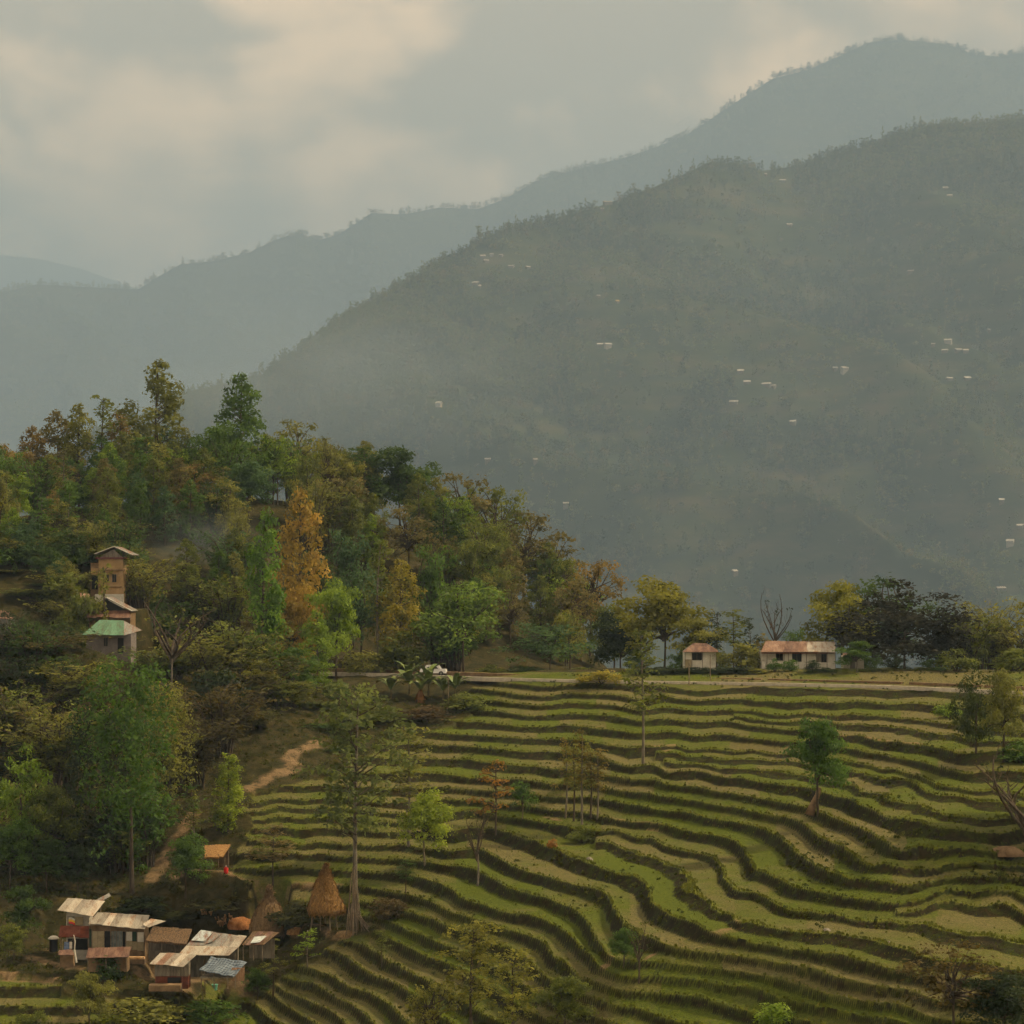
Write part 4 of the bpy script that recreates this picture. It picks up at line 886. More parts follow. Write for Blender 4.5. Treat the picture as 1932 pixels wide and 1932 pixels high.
# the pair of patched roofs
b = B('patched_shed', 'long shed under two lapped patched tin roofs in the hamlet centre', 'shed', PAD['pair'], V_GRP)
b.sheets((352, 1783.5, 256.8), (447.7, 1789.5, 256.2), (464.7, 1766.6, 259.0), (377.5, 1756.3, 259.8), 6, ['tin_grey', 'tin_grey', 'tin_grey', 'tin_grey', 'tin', 'tin'], rb)
m = MB(); m.slab(at(361, 1776, 257.4) + Vector((0, 0, .12)), at(386, 1778, 257.2) + Vector((0, 0, .12)), at(402, 1760, 259.3) + Vector((0, 0, .12)), at(379, 1756.5, 259.6) + Vector((0, 0, .12)), .04); b.add(m, 'roof_sheet', 'tin_blue')
m = MB(); m.slab(at(388, 1783, 256.9) + Vector((0, 0, .12)), at(402, 1778, 257.2) + Vector((0, 0, .12)), at(416, 1764, 258.9) + Vector((0, 0, .12)), at(402, 1762, 259.1) + Vector((0, 0, .12)), .04); b.add(m, 'roof_sheet', 'tin_grey')
b.sheets((336, 1802, 254.6), (431, 1802.5, 254.2), (448, 1787.5, 256.0), (352, 1784.5, 256.6), 5, ['tin_pale', 'tin', 'tin_pale', 'tin_pale', 'tin'], rb)
b.box('wall', 'plank', 352, 446, 1788, 1832, 256.4, 2.2, drop=.6)
for u in (345, 385, 425, 444): b.post(u, 1799, 1838, 254.9, .06)
# front hut
b = B('village_hut', 'small hut with tin roof, beige and brick red end wall, in front', 'hut', PAD['front'], V_GRP)
b.sheets((282.4, 1818, 252.6), (344.8, 1824, 252.0), (370.2, 1801, 254.2), (302.4, 1797.5, 255.0), 5, ['tin', 'tin_rust', 'tin', 'tin_pale', 'tin'], rb)
b.box('wall', 'plank', 292, 356, 1819, 1842, 252.9, 2.0); b.box('lower_wall', 'redoxide', 293, 355, 1842.3, 1856, 252.95, 1.9, drop=.5)
a_, c_ = at(343, 1822, 252.85), at(343, 1856, 252.85); e_ = at(358.6, 1815, 254.6)
m = MB(); m.hexa([(a_.x, a_.y, at(343, 1842, 252.8).z), (e_.x, e_.y, at(343, 1842, 252.8).z), (e_.x, e_.y + .05, at(343, 1842, 252.8).z), (a_.x, a_.y + .05, at(343, 1842, 252.8).z), (a_.x, a_.y, a_.z), (e_.x, e_.y, a_.z + .35), (e_.x, e_.y + .05, a_.z + .35), (a_.x, a_.y + .05, a_.z)]); b.add(m, 'end_wall', 'beige')
m = MB(); z1 = at(343, 1842, 252.8).z - .004; m.hexa([(a_.x, a_.y, c_.z - .4), (e_.x, e_.y, c_.z - .4), (e_.x, e_.y + .05, c_.z - .4), (a_.x, a_.y + .05, c_.z - .4), (a_.x, a_.y, z1), (e_.x, e_.y, z1), (e_.x, e_.y + .05, z1), (a_.x, a_.y + .05, z1)]); b.add(m, 'end_wall_base', 'brick')
b.box('opening', 'dark_opening', 316, 341, 1844, 1855, 252.88)
m = MB(); q = at(318, 1858, 251.6); m.box(q.x - 1.9, q.x + 1.2, q.y - .3, q.y + 1.0, q.z - .6, q.z); b.add(m, 'stone_step', 'mud')
# blue tarpaulin shelter
b = B('tarpaulin_shelter', 'raised pen under a sagging blue grey tarpaulin', 'shelter', PAD['tarp'], V_GRP)
FL, FR, BR, BL = at(375, 1830, 250.4), at(441, 1843, 249.6), at(466, 1814, 252.6), at(398, 1805, 253.2); n = 12; m = MB(); rr = random.Random(3)
g = [[FL.lerp(FR, i / n).lerp(BL.lerp(BR, i / n), j / 8) + Vector((0, 0, 0.05 * math.sin(i * 1.3 + j) - .22 * math.sin(math.pi * j / 8) * (.5 + .5 * math.sin(i * .9)) + rr.uniform(-.03, .03))) for i in range(n + 1)] for j in range(9)]
for j in range(8):
    for i in range(n): m.face(g[j][i], g[j][i + 1], g[j + 1][i + 1], g[j + 1][i])
ob = b.add(m, 'tarpaulin', 'tarp', smooth=True); sm = ob.modifiers.new('thick', 'SOLIDIFY'); sm.thickness = .03
for (u, v0, v1, D) in [(380, 1828, 1864, 250.7), (404, 1833, 1865, 250.3), (430, 1840, 1866, 249.9), (460, 1818, 1856, 252.3), (400, 1808, 1850, 252.9), (444, 1838, 1866, 250.1)]: b.post(u, v0, v1, D, .06)
b.box('platform', 'plank', 378, 440, 1843, 1846, 250.4, 2.0); b.box('mat_wall', 'mat_weave', 437, 461, 1826, 1851, 251.2, .05); b.box('back_wall', 'plank', 400, 458, 1815, 1846, 252.7, .06)
# lean-to
b = B('lean_to', 'low dark lean-to with scraps of pale plastic in front of the left haystack', 'shed', PAD['lean'], V_GRP)
b.sheets((455.6, 1783, 255.2), (497, 1782, 254.8), (526, 1759, 257.6), (478, 1757, 258.0), 5, ['thatch', 'tin_brown', 'thatch', 'tin_brown', 'thatch'], rb, lift=.08)
m = MB(); k = Vector((0, 0, .14)); m.slab(at(472, 1782, 255.1) + k, at(490, 1780, 255.0) + k, at(503, 1768, 256.6) + k, at(480, 1770, 256.4) + k, .03); b.add(m, 'plastic_sheet', 'tarp_pale')
for u in (459, 478, 495): b.post(u, 1783, 1812, 255.2, .06)
b.box('back_wall', 'plank', 470, 518, 1772, 1808, 257.4, .1)
# low brown roofs in front
b = B('low_shed', 'low shed with pinkish brown tin roof in front of the long house', 'shed', PAD['low'], V_GRP)
b.sheets((162, 1807, 255.6), (241, 1806, 255.2), (247, 1786.5, 257.6), (167, 1789, 258.0), 6, 'tin_brown', rb, lift=.04)
b.box('wall', 'mud', 166, 240, 1801, 1826, 256.4, 1.6, drop=.4)
for u in (166, 200, 238): b.post(u, 1805, 1829, 255.6, .06)
b.box('bench_board', 'split', 243, 272, 1806, 1810, 256.0, .5)
b = B('goat_pen', 'tiny pen with pinkish lid of a roof at the far left of the yard', 'pen', raycast(124, 1815), V_GRP)
b.sheets((110, 1801, 256.8), (140, 1803, 256.4), (135.5, 1792, 258.2), (112, 1792.5, 258.4), 2, 'tin_brown', rb)
b.box('wall', 'mud', 113, 138, 1800, 1817, 257.2, 1.0, drop=.4)
b.post(140.5, 1792, 1816, 256.2, .10, 'leaning_board', 'pale_cloth', 144.5)
# laundry, dish, cloth
b = B('washing_line', 'blue and white washing on a bent pole by the far left house', 'washing', raycast(118, 1800))
m = MB(); D = 258.6; m.tube([at(139, 1764, D), at(142, 1775, D), at(141, 1790, D), at(138, 1806, D)], .05, 5); b.add(m, 'pole', 'pale_cloth')
b.post(118, 1772, 1806, D, .04); m = MB(); m.tube([at(118, 1774, D), at(129, 1778, D), at(139, 1772, D)], .015, 4); b.add(m, 'line', 'wood')
b.box('blue_cloth', 'cloth_blue', 121, 130, 1777, 1793, D - .05, .03); b.box('white_cloth', 'pale_cloth', 131, 136, 1777, 1790, D - .05, .03)
b = B('water_drum', 'dark water drum under a pale domed lid left of the washing', 'drum', raycast(101, 1796)); m = MB(); q = raycast(101, 1796)
m.tube([q + Vector((0, 0, -.2)), q + Vector((0, 0, 1.3))], .42, 14); b.add(m, 'drum', 'dark_opening'); m = MB(); m.tube([q + Vector((0, 0, 1.31)), q + Vector((0, 0, 1.45)), q + Vector((0, 0, 1.58)), q + Vector((0, 0, 1.64))], [.58, .5, .3, .05], 14); b.add(m, 'lid', 'pale_cloth', smooth=True)
b = B('hanging_cloth', 'bright red and yellow cloth hung on the wall of the far left house', 'cloth', at(135, 1743, 263.0))
for i, (mt, o) in enumerate((('pale_cloth', 0), ('cloth_yellow', 4), ('red', 8))):
    m = MB()
    for j in range(6):
        u0 = 129.5 + j * 2.0; s0, s1 = 1.6 * math.sin(j * .55), 1.6 * math.sin((j + 1) * .55)
        m.face(at(u0, 1731 + o - s0 + j * .5, 263.05 - .02 * (j % 2)), at(u0 + 2.0, 1731 + o - s1 + (j + 1) * .5, 263.05 - .02 * ((j + 1) % 2)), at(u0 + 2.0, 1735 + o - s1 + (j + 1) * .5, 263.05 - .02 * ((j + 1) % 2)), at(u0, 1735 + o - s0 + j * .5, 263.05 - .02 * (j % 2)))
    b.add(m, 'stripe', mt)
# hut up the slope
b = B('field_hut', 'open thatched hut on posts beside the footpath above the hamlet', 'hut', PAD['hut'])
hD = PAD['hut'].y
b.sheets((386, 1617, hD - 1.1), (419, 1617.5, hD - 1.3), (434, 1594, hD + 1.2), (386, 1595, hD + 1.3), 5, 'thatch_orange', rb, th=.2, name='thatch_panel', lift=.08, ragged=.25)
for (u, v0, D) in ((390, 1612, hD - .9), (412, 1612, hD - 1.0), (424, 1606, hD - .2), (431, 1598, hD + 1.0), (392, 1600, hD + 1.0)): b.post(u, v0, 1646, D, .06)
b.box('back_wall', 'mud', 389, 430, 1602, 1640, hD + 1.05, .08, drop=.5)
q = raycast(426.6, 1651); m = MB(); m.tube([q + Vector((0, 0, -.1)), q + Vector((0, 0, .05)), q + Vector((0, 0, .5)), q + Vector((0, 0, .58)), q + Vector((0, 0, .7))], [.2, .25, .25, .12, .08], 10)
b = B('water_can', 'bright red plastic water can standing by the thatched hut', 'water can', q); b.add(m, 'can', 'red', smooth=True); m = MB(); m.tube([q + Vector((0, 0, .7)), q + Vector((0, 0, .78))], .09, 8); b.add(m, 'cap', 'pale_cloth')

# haystacks
def haystack(name, label, p, prof, mat, legs, seed, ske=0.0):
    r = random.Random(seed); b = B(name, label, 'haystack', p, 'haystacks above the hamlet'); n = 28; m = MB(); rows = []
    ph = [r.uniform(0, 6.28) for _ in range(6)]
    for k, (z, rad) in enumerate(prof):
        rows.append([(p.x + ske * z + rad * (1 + .14 * math.sin(3 * a + ph[0] + z) + .05 * math.sin(7 * a + ph[1] + 2 * z) + r.uniform(-.04, .04)) * math.cos(a), p.y + rad * math.sin(a) * (1 + r.uniform(-.05, .05)), p.z + z + r.uniform(-.07, .07)) for a in [2 * math.pi * i / n for i in range(n)]])
    base = len(m.v)
    for rw in rows: m.v += rw
    for k in range(len(rows) - 1):
        for i in range(n): m.f.append((k * n + i, k * n + (i + 1) % n, (k + 1) * n + (i + 1) % n, (k + 1) * n + i))
    m.f.append(tuple(range(n))[::-1]); m.f.append(tuple((len(rows) - 1) * n + i for i in range(n)))
    b.add(m, 'hay', mat, smooth=True)
    rng = np.random.default_rng(seed); P, Nn = [], []     # loose straw ends
    for _ in range(2600):
        k = rng.integers(0, len(prof) - 1); t = rng.random(); i = rng.integers(0, n); a = Vector(rows[k][i]).lerp(Vector(rows[k + 1][i]), t); P.append(a - b.o); d = Vector((a.x - p.x, a.y - p.y, .2)); Nn.append(d)
    V, Q, rn = leaf_quads(rng, np.array(P), np.array(Nn) + rng.normal(size=(len(P), 3)) * .5, .6, 1.2, .14)
    link('loose_straw', np_mesh('loose_straw', V, Q, M[mat]), b.r)
    m = MB(); top = rows[-1][0][2]; m.tube([(p.x + ske * prof[-1][0], p.y, top - .4), (p.x + ske * prof[-1][0], p.y, top + .25)], .06, 5); b.add(m, 'centre_pole', 'wood')
    for (dx, dy) in legs:
        m = MB(); m.tube([(p.x + dx * 1.15, p.y + dy, p.z - .4), (p.x + dx, p.y + dy, p.z + prof[0][0] + .4)], .07, 5); b.add(m, 'leg', 'wood')
    return b
pa = raycast(612, 1747); haystack('haystack', 'taller haystack on posts with orange sunlit side next to the poled tree', pa, [(1.2, 1.7), (1.4, 2.0), (1.9, 1.95), (2.5, 1.7), (3.1, 1.42), (3.7, 1.25), (4.3, 1.08), (4.8, .82), (5.3, .56), (5.7, .36), (6.1, .22), (6.35, .1)], 'straw', [(-1.2, -.8), (-.3, -1.2), (.6, -1.1), (1.2, -.5), (-1.2, .7), (1.1, .8), (0, 1.2)], 2, .03)
pb = raycast(506, 1768); haystack('haystack', 'squat greyish haystack with pointed top behind the dark lean-to', pb, [(-.3, 1.7), (.4, 1.85), (1.2, 1.7), (2.0, 1.45), (2.7, 1.2), (3.2, .8), (3.6, .5), (4.1, .3), (4.6, .22), (4.9, .1)], 'straw_old', [], 5, .02)
# firewood, earth, bundles
def woodpile(label, u, v, W, H, seed, n):
    r = random.Random(seed); q = raycast(u, v); b = B('firewood_pile', label, 'firewood', q, 'firewood behind the patched roofs')
    for i in range(n):
        x = r.uniform(-W / 2, W / 2); k = 1 - abs(x) / W; z = r.uniform(0, H) * k; a = r.uniform(-.5, .5) + math.pi / 2; L = r.uniform(.5, .9); d = Vector((math.cos(a) * .5, r.uniform(-1, -.3), math.sin(a) * r.uniform(.2, 1))).normalized() * L / 2
        c = q + Vector((x, r.uniform(-.6, .5), z + .15)); m = MB(); m.tube([c - d, c + d], r.uniform(.07, .12), 5); b.add(m, 'split_log', 'split')
woodpile('pale split firewood heaped behind the patched tin roofs', 429, 1768, 2.6, 1.1, 3, 46)
woodpile('small reddish heap of firewood left of the pale split firewood', 391, 1757, 1.2, .6, 4, 18)
def mound(name, label, cat, u, v, rx, ry, h, mat, seed, bumps=.18, group=None):
    q = raycast(u, v); n = 22; m = MB(); r = random.Random(seed); ph = [r.uniform(0, 6.3) for _ in range(4)]; rows = []
    for k in range(8):
        t = k / 7; rad = math.cos(t * math.pi / 2) ** .8; rows.append([(q.x + rx * rad * (1 + bumps * math.sin(2 * a + ph[0]) + bumps * .6 * math.sin(5 * a + ph[1] + k)) * math.cos(a), q.y + ry * rad * math.sin(a), q.z - .25 + (h + .25) * math.sin(t * math.pi / 2) + r.uniform(-.05, .05) * h) for a in [2 * math.pi * i / n for i in range(n)]])
    for rw in rows: m.v += rw
    for k in range(7):
        for i in range(n): m.f.append((k * n + i, k * n + (i + 1) % n, (k + 1) * n + (i + 1) % n, (k + 1) * n + i))
    m.v = [tuple(Vector(p_) - q) for p_ in m.v]; o = link(name, m.mesh(name, M[mat], True)); o.location = q; return tag(o, label, cat, group)
mound('earth_mound', 'mound of orange earth behind the firewood', 'mound', 455, 1764, 1.5, 1.0, 1.0, 'earth', 2)
mound('straw_bundle', 'pale bundle of straw at the foot of the poled tree', 'bundle', 655, 1768, 1.0, .5, .45, 'straw_old', 4, .3)
mound('straw_bundle', 'brown heap of straw between the haystacks and the sapling', 'bundle', 560, 1765, 1.3, .6, .5, 'thatch_orange', 6, .3)
mound('earth_mound', 'dark brown dug bank by the bare branches at the right', 'mound', 1900, 1612, 1.2, 1.0, .6, 'mud', 9, .3)
q = raycast(405, 1867); b = B('bucket', 'teal plastic bucket under the tarpaulin shelter', 'bucket', q); m = MB(); m.tube([q + Vector((0, 0, -.05)), q + Vector((0, 0, .5))], [.26, .34], 10); b.add(m, 'pail', 'teal'); m = MB(); m.tube([q + Vector((0, 0, .5)), q + Vector((0, 0, .54))], .36, 10); b.add(m, 'rim', 'teal')

# ---- roadside houses
def wall_house(b, u0, u1, v0, v1, D, dp, mat): return b.box('wall', mat, u0, u1, v0, v1, D, dp, drop=1.2)
D = PAD['white'].y
b = B('roadside_house', 'long white roadside house with rusty and pale tin roof', 'house', PAD['white'])
b.sheets((1435.6, 1230, D - 1.0), (1575, 1230, D - 1.0), (1574, 1210.8, D + 2.4), (1445, 1210, D + 2.4), 10, ['tin_rust', 'tin_rust', 'tin_rust', 'tin_brown', 'tin_brown', 'tin_rust', 'tin_pale', 'tin_pale', 'tin_pale', 'tin_pale'], rb, lift=.06)
b.sheets((1445, 1210, D + 2.45), (1574, 1210.8, D + 2.45), (1576, 1222, D + 6), (1444, 1222, D + 6), 5, 'tin_brown', rb)
wall_house(b, 1447, 1576, 1229, 1262, D, 5.0, 'white_wall'); wall_house(b, 1436.5, 1446.7, 1230, 1262, D + .1, 5.0, 'plaster')
for (u0, u1, v0, v1, mt, nm) in [(1437.5, 1444, 1248, 1261.5, 'white_wall', 'wall_panel'), (1447.5, 1463, 1232.5, 1245, 'plaster', 'wall_panel'), (1464, 1477, 1232.5, 1246, 'dark_opening', 'window'), (1495, 1512, 1233, 1248, 'dark_opening', 'window'), (1512.5, 1519, 1233.5, 1248.5, 'white_wall', 'shutter'), (1541, 1549.5, 1234, 1249, 'plank', 'shutter'), (1550, 1559, 1234, 1249, 'dark_opening', 'window'), (1437, 1576, 1262.5, 1268, 'mud', 'plinth')]:
    (b.framed(nm, mt, u0, u1, v0, v1, D - .08, 'plank', .08) if nm == 'window' else b.box(nm, mt, u0, u1, v0, v1, D - .08, .08))
for u in (1446.8, 1479, 1487, 1521, 1540, 1560, 1575.5): b.box('batten', 'plank', u, u + 1.0, 1231, 1262.3, D - .11, .1)
b.box('fascia', 'redoxide', 1436, 1575, 1231.2, 1233, D - .8, .05)
D = PAD['small'].y
b = B('roadside_house', 'small pale roadside house with brown hipped roof and sunlit right end', 'house', PAD['small'])
ri0, ri1 = at(1309, 1213, D + 2), at(1333, 1213.5, D + 2); c = [at(1288, 1230, D - .8), at(1355.5, 1230, D - .8), at(1354, 1226, D + 4.6), at(1290, 1226, D + 4.6)]
for nm_, f in (('roof_slope', (c[0], c[1], ri1, ri0)), ('roof_slope', (c[2], c[3], ri0, ri1))):
    m = MB(); m.slab(*f, .06); b.add(m, nm_, 'tin_brown')
for f, mt in (((c[1], c[2], ri1, ri1.lerp(c[1], .002)), 'tin_rust'), ((c[3], c[0], ri0, ri0.lerp(c[0], .002)), 'tin_grey')):
    m = MB(); m.slab(*f, .06); b.add(m, 'roof_end', mt)
wall_house(b, 1292, 1351.5, 1229, 1263, D, 4.4, 'white_wall')
for (u0, u1, v0, v1, mt, nm) in [(1306, 1324, 1232, 1245, 'dark_opening', 'window'), (1293, 1304.5, 1244, 1262, 'beige', 'wall_panel')]: (b.framed if nm == 'window' else b.box)(nm, mt, u0, u1, v0, v1, D - .06)
for u in (1292, 1305, 1325, 1350.5): b.box('batten', 'plank', u, u + 1.0, 1230, 1263, D - .10, .1)
D = PAD['annex'].y
b = B('roadside_annex', 'little pale outhouse behind the white-trunked tree', 'outhouse', PAD['annex'])
wall_house(b, 1592, 1630, 1238, 1263, D, 3, 'white_wall'); b.sheets((1590, 1239, D - .5), (1632, 1239, D - .5), (1632, 1232, D + 2), (1590, 1232, D + 2), 3, 'tin_brown', rb); b.box('door', 'plank', 1604, 1613, 1243, 1262, D - .06)
# ---- houses among the trees, upper left
D = PAD['yellow'].y
b = B('hill_house', 'tall ochre house with gable roof among the trees at upper left', 'house', PAD['yellow'])
wall_house(b, 186, 232, 1053, 1135, D, 6, 'ochre'); apx = at(215, 1031, D - .5); l, r_ = at(178, 1045, D - .6), at(250, 1047, D - .6); back = Vector((0, 7, 0))
for p_, q_ in ((l, apx), (apx, r_)):
    m = MB(); m.slab(p_, q_, q_ + back, p_ + back, .09); b.add(m, 'roof_slope', 'tin_grey')
    m = MB(); m.slab(p_ + Vector((0, -.02, .06)), q_ + Vector((0, -.02, .06)), q_ + Vector((0, .25, .06)), p_ + Vector((0, .25, .06)), .1); b.add(m, 'barge_board', 'white_wall')
m = MB(); g0, g1 = at(185, 1053.5, D - .05), at(233, 1053.5, D - .05); m.face(g0, g1, at(214, 1036, D - .05)); m.face(at(214, 1036, D), g1 + Vector((0, .05, 0)), g0 + Vector((0, .05, 0))); b.add(m, 'gable', 'plank')
b.box('trim', 'maroon', 180, 240, 1051.5, 1054.5, D - .35, .3); b.box('floor_band', 'mud', 185, 236, 1074.5, 1077, D - .12, .1); b.box('floor_band', 'mud', 185, 230, 1106.5, 1108.5, D - .12, .1)
b.box('side_bay', 'mud', 171, 185.8, 1062, 1130, D + .6, 4, drop=.8); b.box('balcony_panel', 'ochre', 172, 185, 1072, 1085, D + .45, .1); b.box('side_shade', 'dark_opening', 173, 184.5, 1087, 1112, D + .5, .08)  # dark panel on the side bay paints in the balcony's shade
b.box('base_wall', 'white_wall', 179, 233, 1121, 1137, D - .5, .4, drop=.8)
for u in (198, 212): b.framed('window', 'dark_opening', u, u + 7, 1084, 1098, D - .06)
D = PAD['gable'].y
b = B('hill_house', 'brown gabled house just below the ochre house', 'house', PAD['gable'])
apx = at(200, 1127, D); l, r_ = at(164, 1151, D), at(249, 1153, D); back = Vector((0, 6, 0))
for p_, q_ in ((l, apx), (apx, r_)):
    m = MB(); m.slab(p_, q_, q_ + back, p_ + back, .1); b.add(m, 'roof_slope', 'tin_grey')
m = MB(); m.slab(apx + Vector((0, -.05, .05)), r_ + Vector((0, -.05, .05)), r_ + Vector((0, .3, .05)), apx + Vector((0, .3, .05)), .1); b.add(m, 'barge_board', 'white_wall')
m = MB(); m.face(at(171, 1151.5, D + .6), at(242, 1152.5, D + .6), at(201, 1131, D + .6)); b.add(m, 'gable', 'dark_opening')
wall_house(b, 168, 246, 1151.8, 1180, D + .65, 5, 'mud'); b.sheets((164, 1164, D - 1.0), (246, 1166, D - 1.0), (243, 1152.5, D + .5), (168, 1152, D + .5), 5, 'tin_brown', rb)
D = PAD['green'].y
b = B('hill_house', 'lilac grey house under a green tin hipped roof at left', 'house', PAD['green'])
b.sheets((154.6, 1197.5, D - 1.2), (233, 1198.7, D - 1.2), (233.4, 1171, D + 2.2), (188, 1169.5, D + 2.2), 6, 'green_tin', rb, ragged=.02, lift=.02)
m = MB(); m.slab(at(233.5, 1198.8, D - 1.2), at(268, 1189, D + 3.4), at(234, 1171.2, D + 2.25), at(233.6, 1171.2, D + 2.2), .05); b.add(m, 'roof_end', 'tin_grey')
wall_house(b, 163, 247, 1196, 1235, D, 5, 'lilac'); b.framed('window', 'dark_opening', 196, 203, 1203, 1219, D - .06); b.box('doorway', 'dark_opening', 222, 233, 1204, 1232, D - .06)
D = PAD['pink'].y
b = B('hill_shed', 'little shed with pink roof edge left of the ochre house', 'shed', PAD['pink'])
b.sheets((152, 1131, D - .8), (171, 1132.5, D - .8), (168, 1121, D + 1.2), (151, 1119, D + 1.2), 2, 'tin_rust', rb); wall_house(b, 153, 169, 1131, 1156, D, 2.0, 'plank'); b.box('white_door', 'white_wall', 153.3, 158, 1139, 1155, D - .06)
D = PAD['edge'].y
b = B('hill_house', 'brown roofed house cut by the left edge of the picture', 'house', PAD['edge'])
b.sheets((-60, 1166, D - 1), (30, 1168, D - 1), (15, 1153, D + 2), (-60, 1151, D + 2), 5, 'tin_brown', rb); wall_house(b, -56, 18, 1166, 1192, D, 4, 'glass_green'); b.post(20, 1168, 1190, D - .6, .09, mat='white_wall')

# ---- road, kerb, car
def ribbon(name, mat, pts, w0, w1, dz, label, kind='structure', th=0.0):
    m = MB(); L_ = []
    for (u, v) in pts:
        r = ray(u, v); t = -HR / r[2]; L_.append(Vector((r[0] * t, r[1] * t, 0)))
    for i in range(len(L_) - 1):
        a, c_ = L_[i], L_[i + 1]; n_ = Vector((-(c_ - a).y, (c_ - a).x, 0)).normalized()
        if n_.y < 0: n_ = -n_
        q = []
        for p_ in (a, c_):
            for w in (w0, w1): q.append(Vector((p_.x + n_.x * w, p_.y + n_.y * w, -HR + dz)))
        lo = [Vector((x.x, x.y, x.z - .6)) for x in (q[0], q[2], q[3], q[1])]; m.hexa(lo + [q[0], q[2], q[3], q[1]])
    return tag(m.build(name, M[mat]), label, kind=kind)
ROAD = [((CR[c][0] + x / 3.0) * .7547, (CR[c][1] + y / 3.0) * .7547 - 1) for c, pts in [(1, [(400, 25), (800, 35), (1200, 47), (1932, 76)]), (2, [(600, 92), (1100, 102), (1932, 113)]), (3, [(300, 120), (1000, 138), (1530, 160), (1932, 182), (2300, 205)])] for (x, y) in pts]
ribbon('road', 'asphalt', ROAD, .3, 4.6, .30, 'narrow hill road running along the top of the terraces')
ribbon('road_kerb', 'concrete', ROAD, -.15, .3, .56, 'pale kerb along the outer edge of the road')
ribbon('road_bank', 'mud', ROAD, 4.6, 5.4, .85, 'brown earth bank on the inner side of the road')
q = at(818, 1277, 369.5); q.z = -HR + .30; b = B('parked_car', 'white car on the road half hidden behind the banana plants', 'car', q); rz = Matrix.Rotation(-.12, 4, 'Z')
def cbox(nm, mt, pts, parent=None, sm=False):
    m = MB(); m.hexa([q + rz @ Vector(p_) for p_ in pts]); return b.add(m, nm, mt, parent)
def bx8(x0, x1, y0, y1, z0, z1, i=0.0): return [(x0, y0, z0), (x1, y0, z0), (x1, y1, z0), (x0, y1, z0), (x0 + i, y0 + .1, z1), (x1 - i, y0 + .1, z1), (x1 - i, y1 - .1, z1), (x0 + i, y1 - .1, z1)]
cbox('body', 'car_white', bx8(-1.9, 1.9, -.8, .8, .35, .95, .08)); cbox('cabin', 'car_white', bx8(-1.3, 1.1, -.78, .78, .951, 1.5, .35)); cbox('side_window', 'dark_opening', bx8(-.95, -.15, -.79, -.6, 1.0, 1.38, .2)); cbox('side_window', 'dark_opening', bx8(-.05, .75, -.79, -.6, 1.0, 1.38, .2))
for x in (-1.2, 1.2):
    for y in (-.75, .75):
        m = MB(); m.tube([q + rz @ Vector((x, y - .1, .33)), q + rz @ Vector((x, y + .1, .33))], .33, 12); w_ = b.add(m, 'wheel', 'rubber'); m = MB(); m.tube([q + rz @ Vector((x, y - .12, .33)), q + rz @ Vector((x, y + .12, .33))], .18, 10); b.add(m, 'rim', 'tin_grey', w_)
SK, WD, RD, TF, LF = 'skyline trees on the wooded knoll', 'trees packed in the wooded knoll', 'trees along the road', 'trees standing in the terraces', 'trees round the hamlet'
# ---------------------------------------------------------------- trees one by one
C_ = dict(olive=(0.120, 0.148, 0.026), green=(0.074, 0.138, 0.022), bright=(0.160, 0.245, 0.024), lime=(0.205, 0.270, 0.026), dark=(0.026, 0.042, 0.013), brown=(0.142, 0.128, 0.038), orange=(0.315, 0.225, 0.036), yellow=(0.270, 0.240, 0.030),
          bluegreen=(0.066, 0.124, 0.046), maroon=(0.026, 0.027, 0.015), khaki=(0.172, 0.182, 0.036), vine=(0.060, 0.122, 0.017), rust=(0.200, 0.150, 0.038), deep=(0.048, 0.088, 0.018), tan=(0.20, 0.16, 0.06), orangered=(0.28, 0.14, 0.03))
tr_rng = random.Random(11)
TR0 = dict(dome=.3, tall=.15, cone=.2, column=.2, round=.3, airy=.24, slender=.15, bare=.2, vine=.35, flower=.34, drape=.3)
def tree(kind, u, top, W, where, col, label, variant=None, palebark=False, group=None, cat=None, name=None, z_add=0.0):
    """where: ('D', distance) for a foot hidden by other things, ('v', row) for a foot in view"""
    if where[0] == 'D':
        D = where[1]; x = (u - 966) / F * D; p = Vector((x, D, ground(x, D)))
    else: p = raycast(u, where[1])
    D = p.y; H = at(u, top, D).z - p.z; Wm = W * D / F
    tk, lb_, cr, h, w = PROTO[kind][(tr_rng.randrange(9) if variant is None else variant) % len(PROTO[kind])]
    nm = name or {'bamboo': 'bamboo_clump', 'shrub': 'shrub', 'bare': 'bare_tree'}.get(kind, 'tree')
    r = empty(nm, (p.x, p.y, p.z - .1), tr_rng.uniform(0, 6.283)); sx, sz = Wm / w, max(H, .5) / h
    if kind in ('round', 'airy', 'cone', 'drape', 'dome') and group not in (RD, TF) and not nm.startswith('hedge'): sx = min(sx, 1.12 * sz)
    r.scale = (sx, sx, sz)
    if tk:
        t = link('trunk', pale(tk) if palebark else tk, r); k_ = (0.011 * H + .035) / (TR0[kind] * sx); t.scale = (k_, k_, 1)
    if lb_: link({'bamboo': 'culms', 'shrub': 'stems'}.get(kind, 'branches'), lb_, r)
    c = link('crown', cr, r)
    c.color = (*C_[col], 1) if isinstance(col, str) else (*col, 1)
    tag(r, label, cat or ('bamboo' if kind == 'bamboo' else 'bush' if kind == 'shrub' else 'tree'), group)
    return r
T = tree
